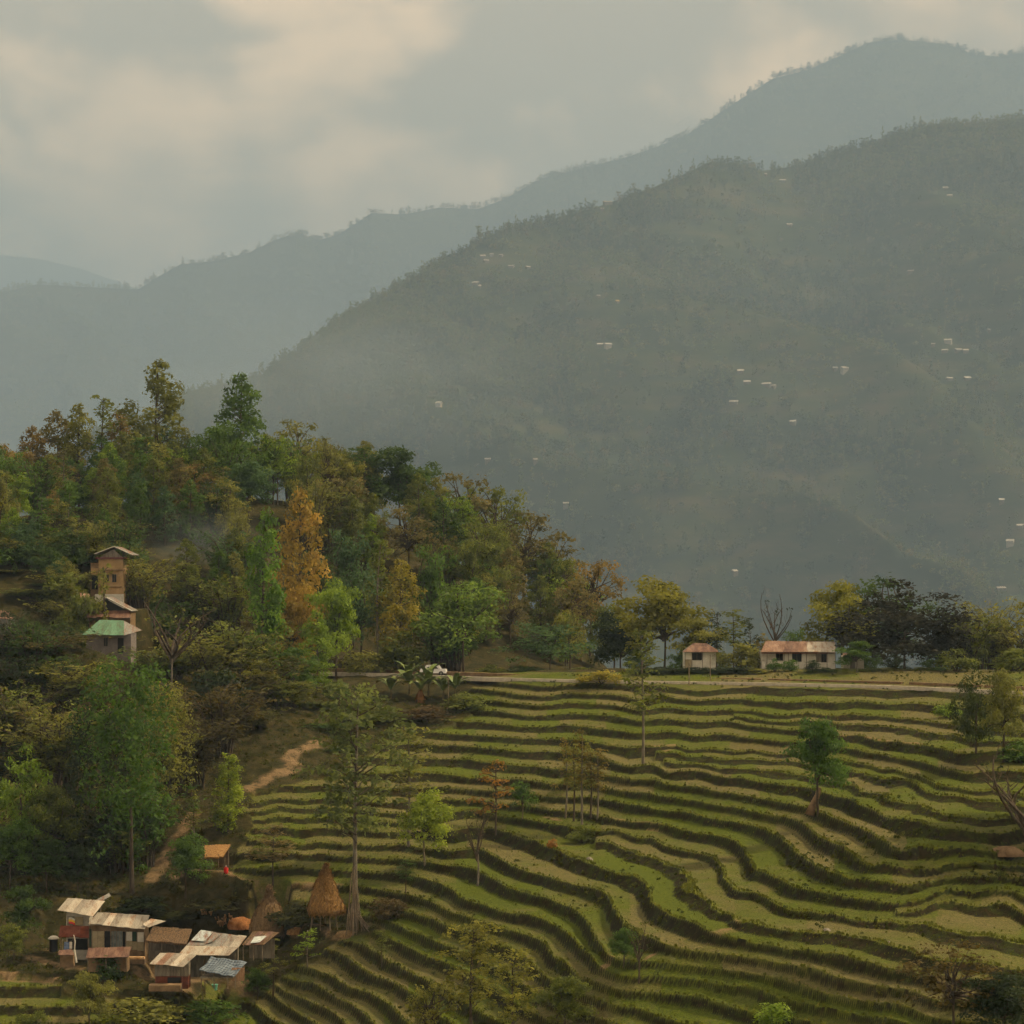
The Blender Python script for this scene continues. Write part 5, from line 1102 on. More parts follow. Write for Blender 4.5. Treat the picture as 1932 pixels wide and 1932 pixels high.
# skyline of the knoll, left to right
T('round', 22, 838, 70, ('D', 452), 'rust', 'rusty crown at the left edge of the knoll skyline', 0, group=SK)
T('cone', 62, 805, 95, ('D', 455), 'rust', 'rusty brown rounded crown leftmost in the skyline clump', 1, group=SK)
T('cone', 108, 775, 70, ('D', 458), 'brown', 'brown tree second from left on the skyline', 0, group=SK)
T('cone', 150, 762, 62, ('D', 455), 'khaki', 'khaki tree left of the spiky-topped skyline tree', 1, group=SK)
T('slender', 192, 745, 66, ('D', 452), 'olive', 'spiky-topped thin tree in the left skyline clump', 0, group=SK)
T('cone', 226, 772, 60, ('D', 456), 'rust', 'brown tree just left of the tallest tree', 2, group=SK)
T('cone', 297, 680, 128, ('D', 442), (0.135, 0.150, 0.032), 'tallest tree, a narrow olive spire on the left skyline', 0, group=SK)
T('cone', 456, 706, 100, ('D', 446), 'green', 'tall dark green spire right of the tallest tree', 1, group=SK)
T('round', 408, 798, 92, ('D', 440), 'green', 'rounded dark crown leaning on the second spire from the left', 2, group=SK)
T('cone', 505, 818, 90, ('D', 452), 'olive', 'olive crown close right of the second spire', 3, group=SK)
T('airy', 556, 790, 120, ('D', 458), 'khaki', 'pale olive spreading crown right of the second spire', 0, group=SK)
T('round', 625, 838, 110, ('D', 462), 'olive', 'dull olive crown in the middle of the skyline', 0, group=SK)
T('cone', 690, 832, 84, ('D', 464), 'khaki', 'yellow brown pointed crown at mid skyline', 2, group=SK)
T('round', 756, 842, 100, ('D', 460), 'deep', 'dense green dome at mid skyline', 1, group=SK)
T('cone', 800, 890, 90, ('D', 455), 'green', 'green crown sloping down right of the dense dome', 2, group=SK)
T('airy', 872, 892, 130, ('D', 462), 'brown', 'airy brown flat-topped tree where the skyline drops', 1, group=SK)
T('airy', 935, 915, 110, ('D', 460), 'olive', 'airy olive tree right of the flat-topped one', 2, group=SK)
T('airy', 990, 962, 120, ('D', 452), 'brown', 'thin brown feathery crown on the falling skyline', 0, group=SK)
T('airy', 1045, 1006, 110, ('D', 446), 'brown', 'thin brown crown lower on the falling skyline', 1, group=SK)
T('airy', 1112, 1056, 105, ('D', 430), 'rust', 'reddish brown twiggy tree at the right end of the knoll', 2, group=SK)
T('round', 1158, 1140, 80, ('D', 420), 'olive', 'dull tree right of the reddish twiggy tree', 3, group=SK)
# second and third rows
T('round', 22, 895, 78, ('D', 425), 'bright', 'bright green crown at the left edge below the skyline', 0, group=WD)
T('round', 10, 985, 80, ('D', 405), 'green', 'green crown at the left edge under the bright one', 1, group=WD)
T('cone', 100, 925, 66, ('D', 412), 'rust', 'reddish brown tree below the left skyline clump', 1, group=WD)
T('round', 138, 905, 70, ('D', 418), 'green', 'green crown beside the reddish brown tree on the left', 2, group=WD)
T('cone', 212, 848, 86, ('D', 428), 'green', 'soft green crown below the spiky-topped tree', 3, group=WD)
T('cone', 262, 891, 76, ('D', 418), 'bluegreen', 'blue green crown at the foot of the tallest tree', 0, group=WD)
T('cone', 312, 916, 83, ('D', 412), 'bluegreen', 'dark blue green crown with pale flecks right of the tallest tree foot', 1, group=WD)
T('airy', 375, 872, 110, ('D', 426), 'rust', 'orange tinged tree between the two spires', 0, group=WD)
T('airy', 430, 905, 120, ('D', 420), 'khaki', 'khaki layered crown below the second spire', 1, group=WD)
T('round', 470, 868, 80, ('D', 430), 'bluegreen', 'blue green crown low beside the second spire', 2, group=WD)
T('cone', 570, 880, 100, ('D', 434), 'olive', 'olive crown below the pale spreading one', 3, group=WD)
T('airy', 640, 900, 120, ('D', 430), 'brown', 'brown layered crown left of the dense dome', 2, group=WD)
T('cone', 705, 930, 110, ('D', 428), 'olive', 'olive crown in the heart of the wood', 0, group=WD)
T('airy', 770, 950, 120, ('D', 424), 'brown', 'brown twiggy crown in the heart of the wood', 0, group=WD)
T('cone', 838, 946, 80, ('D', 426), 'deep', 'dark green crown below the flat-topped tree', 1, group=WD)
T('airy', 905, 985, 120, ('D', 424), 'olive', 'dull layered crown above the big bamboo', 1, group=WD)
T('cone', 962, 1035, 90, ('D', 418), 'brown', 'brown column of a tree right of the big bamboo', 0, group=WD)
T('cone', 1018, 1085, 80, ('D', 414), 'olive', 'olive column behind the smaller bamboo', 1, group=WD)
T('airy', 1070, 1090, 90, ('D', 412), 'brown', 'twiggy tree behind the smaller bamboo at right', 2, group=WD)
T('bamboo', 436, 996, 92, ('D', 402), 'bluegreen', 'blue green bamboo plume in the hazy hollow of the wood', 0, group=WD)
T('cone', 352, 1016, 88, ('D', 396), 'olive', 'hazy grey olive crown right of the ochre house', 2, group=WD)
T('bamboo', 262, 1050, 90, ('D', 384), 'khaki', 'khaki bush hiding the right side of the ochre house', 1, group=WD)
T('bamboo', 430, 1080, 100, ('D', 392), 'olive', 'olive bamboo below the blue green plume', 2, group=WD)
T('cone', 90, 1010, 80, ('D', 398), 'olive', 'olive tree in front of the reddish brown one', 2, group=WD)
T('slender', 140, 1000, 60, ('D', 392), 'olive', 'thin pale-stemmed tree left of the ochre house', 1, True, group=WD)
T('slender', 60, 1030, 56, ('D', 394), 'khaki', 'thin tree left of the thin pale-stemmed tree', 2, True, group=WD)
T('cone', 28, 1061, 72, ('D', 385), 'deep', 'dark crown above the house at the left edge', 3, group=WD)
T('cone', 118, 1071, 67, ('D', 386), 'olive', 'olive crown beside the little pink-roofed shed', 0, group=WD)
T('round', 205, 1006, 60, ('D', 395), 'green', 'green tuft showing above the ochre house gable', 1, group=WD)
T('slender', 198, 1062, 40, ('D', 358), 'khaki', 'thin dark pole of a tree in front of the ochre house', 0, group=WD)
T('round', 150, 1120, 60, ('D', 366), 'olive', 'olive bush at the left foot of the ochre house', 1, group=WD)
for i_, (u_, t_, D_, c_, l_) in enumerate([(48, 1108, 378, 'olive', 'olive bush right above the house at the left edge'), (86, 1112, 382, 'deep', 'dark bush between the left-edge house and the ochre house'), (15, 1100, 386, 'khaki', 'khaki bush just above the left-edge house roof'), (118, 1128, 374, 'khaki', 'khaki bush left of the little pink-roofed shed')]): T('bamboo', u_, t_, 74, ('D', D_), c_, l_, i_, group=WD)
T('column', 500, 960, 58, ('D', 368), (0.095, 0.185, 0.020), 'bright green columnar tree beside the orange one', 0, group=WD)
T('cone', 566, 924, 84, ('D', 384), 'orange', 'tall orange autumn tree in the middle of the wood', 1, group=WD)
T('round', 556, 1100, 74, ('D', 378), 'orange', 'low orange crown at the foot of the orange tree', 2, group=WD)
T('round', 634, 1092, 78, ('D', 374), 'bright', 'bright yellow green dome right of the orange tree', 0, group=WD)
T('cone', 525, 1106, 67, ('D', 380), 'vine', 'green crown at the foot of the columnar tree', 3, group=WD)
T('drape', 655, 998, 70, ('D', 398), 'bluegreen', 'blue green drooping crown right of the orange tree', 0, group=WD)
T('drape', 678, 1072, 80, ('D', 390), 'bluegreen', 'lower drooping blue green crown behind the bare pale trunk', 1, group=WD)
T('slender', 718, 1018, 62, ('D', 384), 'olive', 'tall bare pale trunk rising by the road', 0, True, group=RD)
T('cone', 757, 1056, 76, ('D', 386), 'yellow', 'golden crown right of the bare pale trunk', 2, group=RD)
T('drape', 815, 1026, 74, ('D', 392), 'green', 'green drooping crown above the big bamboo', 0, group=WD)
T('drape', 876, 1096, 150, ('D', 380), (0.110, 0.178, 0.027), 'big rounded bright green bamboo clump behind the road', 0, group=RD, cat='bamboo', name='bamboo_clump')
T('bamboo', 845, 1130, 90, ('D', 386), 'green', 'darker arching bamboo at the left of the big bamboo clump', 0, group=RD)
T('drape', 1036, 1174, 128, ('D', 376), (0.070, 0.128, 0.044), 'smaller blue green bamboo clump behind the road', 1, group=RD, cat='bamboo', name='bamboo_clump')
T('shrub', 755, 1190, 90, ('D', 378), 'olive', 'olive thicket at the foot of the golden tree', 0, group=RD)
T('shrub', 690, 1225, 70, ('D', 375), 'khaki', 'khaki bush by the road left of the bananas', 1, group=RD)
T('round', 1172, 1155, 86, ('D', 392), 'dark', 'dark tree left of the yellow-green spreading tree', 0, group=RD)
T('round', 1252, 1090, 138, ('D', 382), (0.165, 0.170, 0.022), 'spreading yellow-green tree left of the small roadside house', 2, group=RD)
T('round', 1316, 1166, 70, ('D', 376), 'khaki', 'brownish crown right behind the small roadside house', 1, group=RD)
T('slender', 1383, 1148, 44, ('D', 370), 'olive', 'thin tufted tree midway between the roadside houses', 1, group=RD)
T('slender', 1352, 1155, 34, ('D', 376), 'dark', 'thin dark sapling right of the small roadside house', 2, group=RD)
T('slender', 1413, 1165, 40, ('D', 372), 'dark', 'thin dark tree left of the bare branching tree', 0, group=RD)
T('shrub', 1395, 1212, 70, ('D', 366), 'khaki', 'pale khaki bushes between the roadside houses', 2, group=RD)
T('bare', 1462, 1130, 42, ('D', 376), 'dark', 'bare forked tree behind the white roadside house', 0, group=RD)
T('drape', 1495, 1186, 46, ('D', 374), 'green', 'small drooping palm-like tree behind the white house roof', 1, group=RD)
T('shrub', 1447, 1195, 46, ('D', 374), 'brown', 'brown bush behind the left end of the white house', 3, group=RD)
T('round', 1590, 1096, 116, ('D', 384), (0.185, 0.195, 0.024), 'yellow-green tree behind the right end of the white house', 3, group=RD)
T('airy', 1690, 1086, 150, ('D', 386), 'deep', 'green flat crown above the big dark tree', 0, group=RD)
T('dome', 1706, 1096, 225, ('D', 360), 'maroon', 'big dark maroon tree right of the white house', 0, group=RD)
T('dome', 1776, 1165, 84, ('D', 358), 'maroon', 'dark lower crown at the right of the big dark tree', 3, group=RD)
T('round', 1615, 1208, 48, ('D', 351), 'green', 'small round tree with white trunk at the house end', 1, True, group=RD)
T('bamboo', 1830, 1160, 90, ('D', 362), 'olive', 'olive tufted bamboo right of the big dark tree', 1, group=RD)
T('bamboo', 1880, 1130, 100, ('D', 366), 'khaki', 'tall khaki tufted bamboo near the right edge', 2, group=RD)
T('bamboo', 1940, 1165, 100, ('D', 360), 'khaki', 'khaki bamboo cut by the right edge', 0, group=RD)
T('shrub', 1805, 1222, 60, ('D', 350), 'olive', 'bush under the olive tufted bamboo', 0, group=RD)
T('shrub', 1910, 1222, 70, ('D', 350), 'olive', 'bush by the road at the right edge', 2, group=RD)
T('shrub', 1460, 1240, 26, ('D', 354), 'green', 'small bush before the left part of the white house', 0, group=RD)
T('shrub', 1490, 1242, 24, ('D', 354), 'green', 'small bush before the middle of the white house', 1, group=RD)
T('column', 1533, 1244, 26, ('D', 352), 'deep', 'dark upright bush before the white house', 0, group=RD)
T('shrub', 1135, 1262, 56, ('v', 1292), 'yellow', 'yellow-green rounded bush on the road edge', 3, group=RD)
for u_, l_ in ((1215, 'dark hedge section left of the spreading yellow-green tree trunk'), (1255, 'dark hedge section under the spreading yellow-green tree'), (1292, 'dark hedge section below the left side of the small house'), (1332, 'dark hedge section below the middle of the small house'), (1374, 'dark hedge section right below the small house'), (1405, 'dark hedge section left of the white house steps')):
    T('dome', u_, 1257, 54, ('D', 354), 'dark', l_, 1, group='hedge below the small roadside house', name='hedge')
for i_, (u_, t_, w_, c_) in enumerate([(1640, 1262, 40, 'olive'), (1672, 1266, 34, 'khaki'), (1735, 1264, 44, 'olive'), (1768, 1266, 36, 'green'), (1560, 1262, 30, 'deep'), (1425, 1262, 28, 'khaki'), (1095, 1262, 40, 'olive'), (990, 1258, 50, 'deep'), (930, 1256, 44, 'olive')]):
    T('shrub', u_, t_ - 4, w_, ('D', 353 if u_ > 1300 else 372), c_, ['olive bush on the verge right of the white-trunked tree', 'khaki bush on the verge before the big dark tree, left one', 'olive bush on the verge under the middle of the big dark tree', 'green bush on the verge under the right of the big dark tree', 'dark bush at the right corner of the white house', 'khaki bush at the left corner of the white house', 'olive bush on the verge left of the spreading yellow-green tree', 'dark bush on the verge between the two bamboos', 'olive bush at the right foot of the big bamboo'][i_], i_, group='bushes along the road verge')
for i_, (u_, t_, w_, c_, l_) in enumerate([(1360, 1222, 60, 'olive', 'olive bushes behind the gap right of the small house'), (1425, 1216, 60, 'deep', 'dark bushes behind the left corner of the white house'), (1285, 1216, 50, 'green', 'green bush behind the left of the small house'), (1640, 1220, 70, 'deep', 'dark bushes behind the little outhouse'), (1690, 1224, 80, 'dark', 'very dark bushes under the big dark tree'), (1760, 1226, 80, 'deep', 'dark bushes behind the right of the big dark tree'), (1840, 1222, 80, 'olive', 'olive bushes behind the tufted bamboo'), (1920, 1222, 80, 'deep', 'dark bushes behind the bamboo at the right edge'), (1200, 1222, 70, 'deep', 'dark bushes under the left of the spreading yellow-green tree')]):
    T('dome', u_, t_, w_, ('D', 374 if u_ > 1500 else 380), c_, l_, i_, group='bushes behind the roadside houses')
# terraces
T('slender', 1213, 1186, 74, ('v', 1442), 'olive', 'very tall slender tree with bare pole stem in the upper terraces', 2, True, group=TF)
T('round', 1544, 1352, 78, ('v', 1536), 'vine', 'leafy tree with leaning trunk alone in the right terraces', 1, group=TF)
T('tall', 672, 1285, 140, ('v', 1757), (0.110, 0.140, 0.036), 'tall tree with stakes stacked round its trunk beside the haystack', 0, True, group=TF)
T('slender', 770, 1366, 66, ('v', 1600), 'khaki', 'slender pale stemmed tree right of the staked tree', 1, True, group=TF)
T('round', 802, 1488, 78, ('v', 1634), 'lime', 'lime green young tree in the left terraces', 2, True, group=TF)
T('bare', 900, 1510, 46, ('v', 1672), 'olive', 'thin bare pale tree below the orange flowering tree', 1, True, group=TF)
T('flower', 935, 1432, 56, ('v', 1580), (0.20, 0.115, 0.018), 'orange flowering tree in the middle terraces', 0, group=TF)
T('drape', 985, 1472, 46, ('v', 1552), 'vine', 'small glossy green tree right of the orange flowering tree', 0, True, group=TF)
for i_, (u_, t_, l_) in enumerate([(1066, 1390, 'leftmost slender tree of the five in the upper terraces'), (1082, 1400, 'second slender tree of the five in the upper terraces'), (1098, 1375, 'middle and tallest slender tree of the five'), (1113, 1395, 'fourth slender tree of the five in the upper terraces'), (1127, 1410, 'rightmost slender tree of the five in the upper terraces')]):
    T('slender', u_, t_, 34, ('v', 1545 + 6 * (i_ % 3)), 'khaki' if i_ % 2 else (0.16, 0.13, 0.025), l_, i_, i_ % 2 == 0, group='five slender trees in a row')
T('shrub', 1098, 1556, 46, ('v', 1590), 'olive', 'bush at the foot of the five slender trees', 0, group=TF)
T('shrub', 1042, 1580, 15, ('v', 1600), 'orangered', 'small orange shrub left below the five slender trees', 1, group=TF)
T('slender', 515, 1555, 78, ('v', 1682), 'tan', 'brown feathery tree above the left haystack', 2, group=TF)
T('slender', 765, 1620, 30, ('v', 1690), 'deep', 'small dark tree below the lime green tree', 1, group=TF)
T('dome', 1842, 1250, 74, ('v', 1425), (0.050, 0.070, 0.014), 'dark green tree in the upper right terraces', 0, group=TF)
T('round', 1892, 1262, 58, ('v', 1440), 'khaki', 'paler yellowish tree beside the dark green one at right', 3, group=TF)
T('shrub', 1925, 1395, 60, ('v', 1440), 'green', 'green bush at the right edge of the upper terraces', 1, group=TF)
T('bare', 1935, 1440, 130, ('v', 1660), 'dark', 'dark leafless tree forking in from the right edge', 0, group=TF)
T('round', 2200, 1120, 330, ('D', 228), 'dark', 'large shady tree just outside the right edge', 2, group=TF)
T('shrub', 1790, 1325, 46, ('v', 1355), 'bright', 'bright bush left of the dark green tree at right', 0, group=TF)
# front of the picture
T('tall', 893, 1735, 88, ('v', 1990), (0.185, 0.185, 0.028), 'yellow olive tree at the bottom centre with thin dark trunk', 0, group=TF)
T('tall', 968, 1788, 76, ('v', 2010), (0.190, 0.195, 0.030), 'yellowish feathery tree right of the bottom centre tree', 0, group=TF)
T('airy', 812, 1845, 84, ('v', 2010), (0.195, 0.195, 0.032), 'pale yellowish feathery tree left of the bottom centre tree', 2, group=TF)
T('round', 1066, 1838, 72, ('v', 1965), 'olive', 'broad-leaved olive sapling right of the bottom feathery trees', 1, group=TF)
T('round', 1176, 1748, 46, ('v', 1832), 'green', 'small green tree at the S bend of the terraces', 3, group=TF)
T('bare', 1205, 1735, 34, ('v', 1852), 'olive', 'leafless sapling right of the small green tree', 1, group=TF)
T('shrub', 1470, 1888, 66, ('v', 1945), 'bright', 'bright green bush at the bottom edge', 2, group=TF)
T('airy', 1800, 1775, 150, ('v', 1960), (0.095, 0.075, 0.018), 'brownish thicket tree in the bottom right corner', 1, group=TF)
T('round', 1895, 1830, 120, ('v', 1990), 'dark', 'dark bush behind the bottom right thicket', 0, group=TF)
T('flower', 580, 1750, 56, ('v', 1826), 'bright', 'small green sapling with pale trunk right of the hamlet', 1, True, group=LF)
T('round', 484, 1825, 52, ('v', 1890), 'green', 'round-leaved sapling below the hamlet', 2, group=LF)
T('slender', 515, 1770, 40, ('v', 1880), 'khaki', 'thin sapling in front of the dark lean-to', 0, group=LF)
T('slender', 720, 1752, 22, ('v', 1830), 'olive', 'bare stick sapling in the lower left terraces', 1, group=LF)
T('round', 170, 1832, 120, ('v', 1950), 'khaki', 'khaki bush in front of the low shed at the bottom', 1, group=LF)
T('shrub', 205, 1800, 48, ('v', 1850), 'deep', 'dark rounded bush before the low brown-roofed shed', 2, group=LF)
T('round', 60, 1905, 150, ('v', 1990), 'olive', 'olive bush in the bottom left corner', 0, group=LF)
T('shrub', 270, 1880, 110, ('v', 1940), 'khaki', 'khaki thicket along the bottom left', 3, group=LF)
T('shrub', 395, 1882, 90, ('v', 1930), 'green', 'green thicket below the tarpaulin shelter', 1, group=LF)
# left slope
T('vine', 250, 1240, 138, ('v', 1690), 'vine', 'massive creeper-hung green tree on the left slope', 0, group=LF)
T('vine', 302, 1285, 90, ('D', 296), 'khaki', 'khaki creeper-hung column right of the massive one', 0, group=LF)
T('vine', 188, 1325, 90, ('D', 290), 'dark', 'dark creeper-hung column left of the massive one', 0, group=LF)
T('bare', 324, 1145, 110, ('D', 330), 'khaki', 'whitish bare branching tree below the green-roofed house', 0, True, group=LF)
T('bamboo', 60, 1195, 140, ('D', 336), (0.100, 0.088, 0.020), 'tawny bamboo thicket at the left edge', 0, group=LF)
T('bamboo', 140, 1245, 120, ('D', 326), 'khaki', 'tawny bamboo thicket below the green-roofed house', 1, group=LF)
T('bamboo', 20, 1290, 140, ('D', 315), 'olive', 'olive bamboo thicket lower at the left edge', 2, group=LF)
T('bamboo', 110, 1330, 130, ('D', 308), 'khaki', 'brownish bamboo thicket left of the creeper-hung trees', 0, group=LF)
T('bamboo', 390, 1195, 130, ('D', 340), 'khaki', 'tawny bamboo right of the whitish bare tree', 2, group=LF)
T('bamboo', 455, 1165, 120, ('D', 346), 'olive', 'olive bamboo in front of the columnar green tree', 0, group=LF)
T('bamboo', 415, 1290, 130, ('D', 318), (0.085, 0.072, 0.018), 'dull brown bamboo above the footpath', 1, group=LF)
T('bamboo', 350, 1340, 120, ('D', 308), (0.075, 0.065, 0.018), 'dull brown bamboo beside the massive creeper-hung tree', 0, group=LF)
T('bamboo', 495, 1235, 110, ('D', 340), (0.075, 0.080, 0.016), 'green brown bamboo at the top of the footpath', 2, group=LF)
T('bamboo', 470, 1330, 90, ('D', 326), (0.10, 0.105, 0.024), 'olive bamboo just left of the footpath zigzag', 0, group=LF)
T('bamboo', 530, 1285, 100, ('D', 338), 'olive', 'olive bamboo above the footpath zigzag', 1, group=LF)
T('bamboo', 590, 1320, 80, ('D', 342), (0.09, 0.12, 0.024), 'green bamboo right of the footpath top', 2, group=LF)
T('dome', 680, 1345, 70, ('D', 338), 'olive', 'dense olive bush below the left bananas', 0, group=LF)
T('cone', 598, 1150, 92, ('D', 355), 'bright', 'yellow-green leafy tree left of the bananas', 0, group=LF)
T('round', 560, 1220, 90, ('D', 350), 'green', 'green crown left of the yellow-green leafy tree', 1, group=LF)
T('round', 640, 1285, 100, ('D', 345), 'green', 'mixed green crown above the staked tree', 3, group=LF)
T('shrub', 700, 1330, 110, ('D', 340), 'olive', 'olive thicket below the bananas', 0, group=LF)
T('shrub', 620, 1400, 100, ('D', 334), 'green', 'green thicket right of the footpath top', 1, group=LF)
T('shrub', 640, 1440, 60, ('D', 325), 'deep', 'dark bush by the footpath zigzag', 2, group=LF)
T('shrub', 800, 1330, 80, ('D', 345), (0.085, 0.060, 0.022), 'brown thicket under the bananas', 3, group=LF)
T('shrub', 880, 1305, 60, ('D', 350), 'olive', 'olive scrub right of the bananas', 1, group=LF)
T('dome', 42, 1405, 110, ('D', 290), 'bright', 'bright leafy tree at the left edge above the hamlet', 2, group=LF)
T('round', 20, 1545, 90, ('D', 280), 'green', 'green leafy crown at the left edge below the bright one', 0, group=LF)
T('round', 105, 1480, 90, ('D', 288), 'olive', 'olive crown right of the bright leafy tree', 3, group=LF)
T('round', 50, 1670, 110, ('D', 268), 'deep', 'dark crown left of the hamlet roofs', 1, group=LF)
T('round', 30, 1740, 80, ('D', 262), 'olive', 'olive crown left of the washing line', 2, group=LF)
T('round', 150, 1590, 130, ('D', 282), 'dark', 'dark crown on the slope behind the hamlet', 0, group=LF)
T('round', 90, 1580, 110, ('D', 280), 'deep', 'deep green crown behind the hamlet at left', 3, group=LF)
T('column', 430, 1420, 48, ('v', 1575), 'lime', 'slim yellow-green tree beside the footpath', 1, group=LF)
T('round', 350, 1572, 84, ('v', 1690), 'green', 'leafy tree left of the thatched hut', 2, group=LF)
T('slender', 365, 1500, 30, ('v', 1612), 'olive', 'short pale trunk by the dirt path', 1, True, group=LF)
T('bamboo', 275, 1480, 110, ('D', 290), 'vine', 'green creepers trailing beside the dirt path', 2, group=LF)
T('shrub', 500, 1590, 40, ('v', 1625), 'olive', 'bush on the bank right of the thatched hut', 0, group=LF)
T('shrub', 330, 1715, 110, ('v', 1762), (0.05, 0.058, 0.014), 'scrub on the bank behind the long house', 1, group=LF)
T('shrub', 430, 1690, 90, ('v', 1726), (0.06, 0.062, 0.015), 'scrub on the bank above the firewood', 3, group=LF)
T('shrub', 265, 1690, 90, ('v', 1735), 'dark', 'dark scrub behind the long house', 2, group=LF)
T('shrub', 560, 1700, 90, ('v', 1750), (0.055, 0.06, 0.014), 'scrub between the two haystacks', 0, group=LF)
T('shrub', 735, 1690, 60, ('v', 1735), (0.085, 0.065, 0.022), 'dry brush right of the staked tree', 1, group=LF)
# unnamed company in the wood: crowns nothing tells apart
NICK = [(297, 800, 'tallest spire'), (456, 800, 'second tall spire'), (566, 1020, 'orange tree'), (215, 1060, 'ochre house'), (500, 1060, 'green columnar tree'), (634, 1150, 'bright green dome'), (756, 900, 'dense dark dome'), (872, 960, 'airy flat-topped tree'), (718, 1120, 'bare pale trunk'),
        (757, 1110, 'golden tree'), (876, 1180, 'big bamboo'), (1036, 1220, 'smaller bamboo'), (62, 860, 'rusty skyline crown'), (192, 800, 'spiky skyline tree'), (22, 940, 'left-edge bright crown'), (990, 1010, 'feathery brown crown'), (1112, 1120, 'reddish twiggy tree'), (690, 880, 'pointed yellow-brown crown'),
        (556, 850, 'pale spreading crown'), (205, 1190, 'green-roofed house'), (250, 1450, 'massive creeper-hung tree'), (324, 1220, 'bare branching tree'), (42, 1460, 'bright leafy left tree'), (430, 1490, 'slim path tree'), (210, 1740, 'hamlet roofs')]
SHAPE = dict(cone='tapering tree', round='rounded tree', airy='loose open tree', drape='drooping tree', bamboo='feathery bamboo', dome='dense low bush', shrub='low bush', vine='creeper-hung tree', slender='thin pale-stemmed tree')
USED = set()
def where_label(kind, col, u, v):
    n = sorted((math.hypot(u - a, v - b), a, b, s) for a, b, s in NICK)
    def rel(a, b): return ('left of' if u < a else 'right of') if abs(u - a) > abs(v - b) else ('above' if v < b else 'below')
    for j in (1, 2, 3, 4):
        l = '%s %s %s the %s, %s %s' % (col, SHAPE[kind], rel(n[0][1], n[0][2]), n[0][3], rel(n[j][1], n[j][2]), n[j][3])
        if l not in USED: break
    USED.add(l); return l
fr = random.Random(23); FL_ = 'dull green tree crowded inside the hazy wood on the left knoll'
for i in range(130):
    u_ = fr.uniform(-30, 1130); D_ = fr.uniform(392, 470); x_ = (u_ - 966) / F * D_; g_ = ground(x_, D_)
    vb = proj(x_, D_, g_)[1]
    kd, cl, hp = fr.choice(['cone', 'cone', 'cone', 'airy', 'drape', 'bamboo', 'slender']), fr.choice(['olive', 'deep', 'brown', 'green', 'olive', 'khaki', 'bright']), fr.uniform(95, 145)
    tree(kd, u_, vb - hp, fr.uniform(46, 66), ('D', D_), cl, where_label(kd, cl if cl != 'deep' else 'dark green', u_, vb - hp * .6), None, kd == 'slender', 'crowded trees inside the wood')
FL3 = 'low dull bush under the trees around the ochre house'
for i in range(34):
    D_ = fr.uniform(376, 402); u_ = fr.uniform(-20, 330)
    if 150 < u_ < 275 and D_ < 386: continue
    x_ = (u_ - 966) / F * D_; vb = proj(x_, D_, ground(x_, D_))[1]
    kd, cl, hp = fr.choice(['dome', 'shrub', 'bamboo', 'dome']), fr.choice(['olive', 'deep', 'khaki', 'green', 'bluegreen']), fr.uniform(45, 85)
    tree(kd, u_, vb - hp, fr.uniform(50, 85), ('D', D_), cl, where_label(kd, {'deep': 'dark green', 'bluegreen': 'blue green'}.get(cl, cl), u_, vb - hp * .6), None, False, 'low bushes around the ochre house', cat='bush', name='low_bush')
FL2 = 'dull tawny bush crowded on the wooded slope above the hamlet'
for i in range(60):
    D_ = fr.uniform(272, 350); u_ = fr.uniform(-30, 560 if D_ > 315 else 300); x_ = (u_ - 966) / F * D_; g_ = ground(x_, D_); u2, vb = proj(x_, D_, g_)
    if (105 < u2 < 300 and D_ > 300) or vb > 1660 or (280 < u2 < 420 and 1500 < vb) or (450 < u2 and vb > 1420): continue
    kd, cl, hp = fr.choice(['bamboo', 'shrub', 'bamboo', 'round', 'vine']), fr.choice(['olive', 'dark', 'khaki', 'dark', 'deep', 'brown']), fr.uniform(50, 120)
    tree(kd, u_, vb - hp, fr.uniform(70, 105), ('D', D_), cl, where_label(kd, {'deep': 'dark green', 'dark': 'very dark'}.get(cl, cl), u_, vb - hp * .6), None, False, 'bushes crowded on the left slope', cat='bush', name='slope_bush')

# stakes leaned round the tall tree, each one a pole
q = raycast(667, 1760); b = B('stake_stack', 'long dry stakes leaned round the trunk of the tall tree', 'stakes', q); r = random.Random(5)
for i in range(28):
    a = r.uniform(0, 6.283); R = r.uniform(.35, 1.25); hh = r.uniform(3.0, 7.0) if i < 18 else r.uniform(1.6, 3.0); m = MB()
    if i >= 18: a = r.uniform(-.7, .4); R = r.uniform(1.6, 2.6)
    m.tube([q + Vector((R * math.cos(a), R * math.sin(a) * .8, -.2)), q + Vector((.28 * math.cos(a), .28 * math.sin(a), hh))], r.uniform(.035, .06), 5); b.add(m, 'stake', 'wood')
q = raycast(1540, 1536); b = B('leaning_trunk', 'reddish leaning stump at the foot of the lone leafy tree', 'stump', q); m = MB(); m.tube([q + Vector((-.7, -.3, -.3)), q + Vector((-.3, -.1, .7)), q + Vector((.15, 0, 1.7)), q + Vector((.3, 0, 2.4))], [.5, .36, .26, .2], 9); b.add(m, 'stem', 'mud', smooth=True)
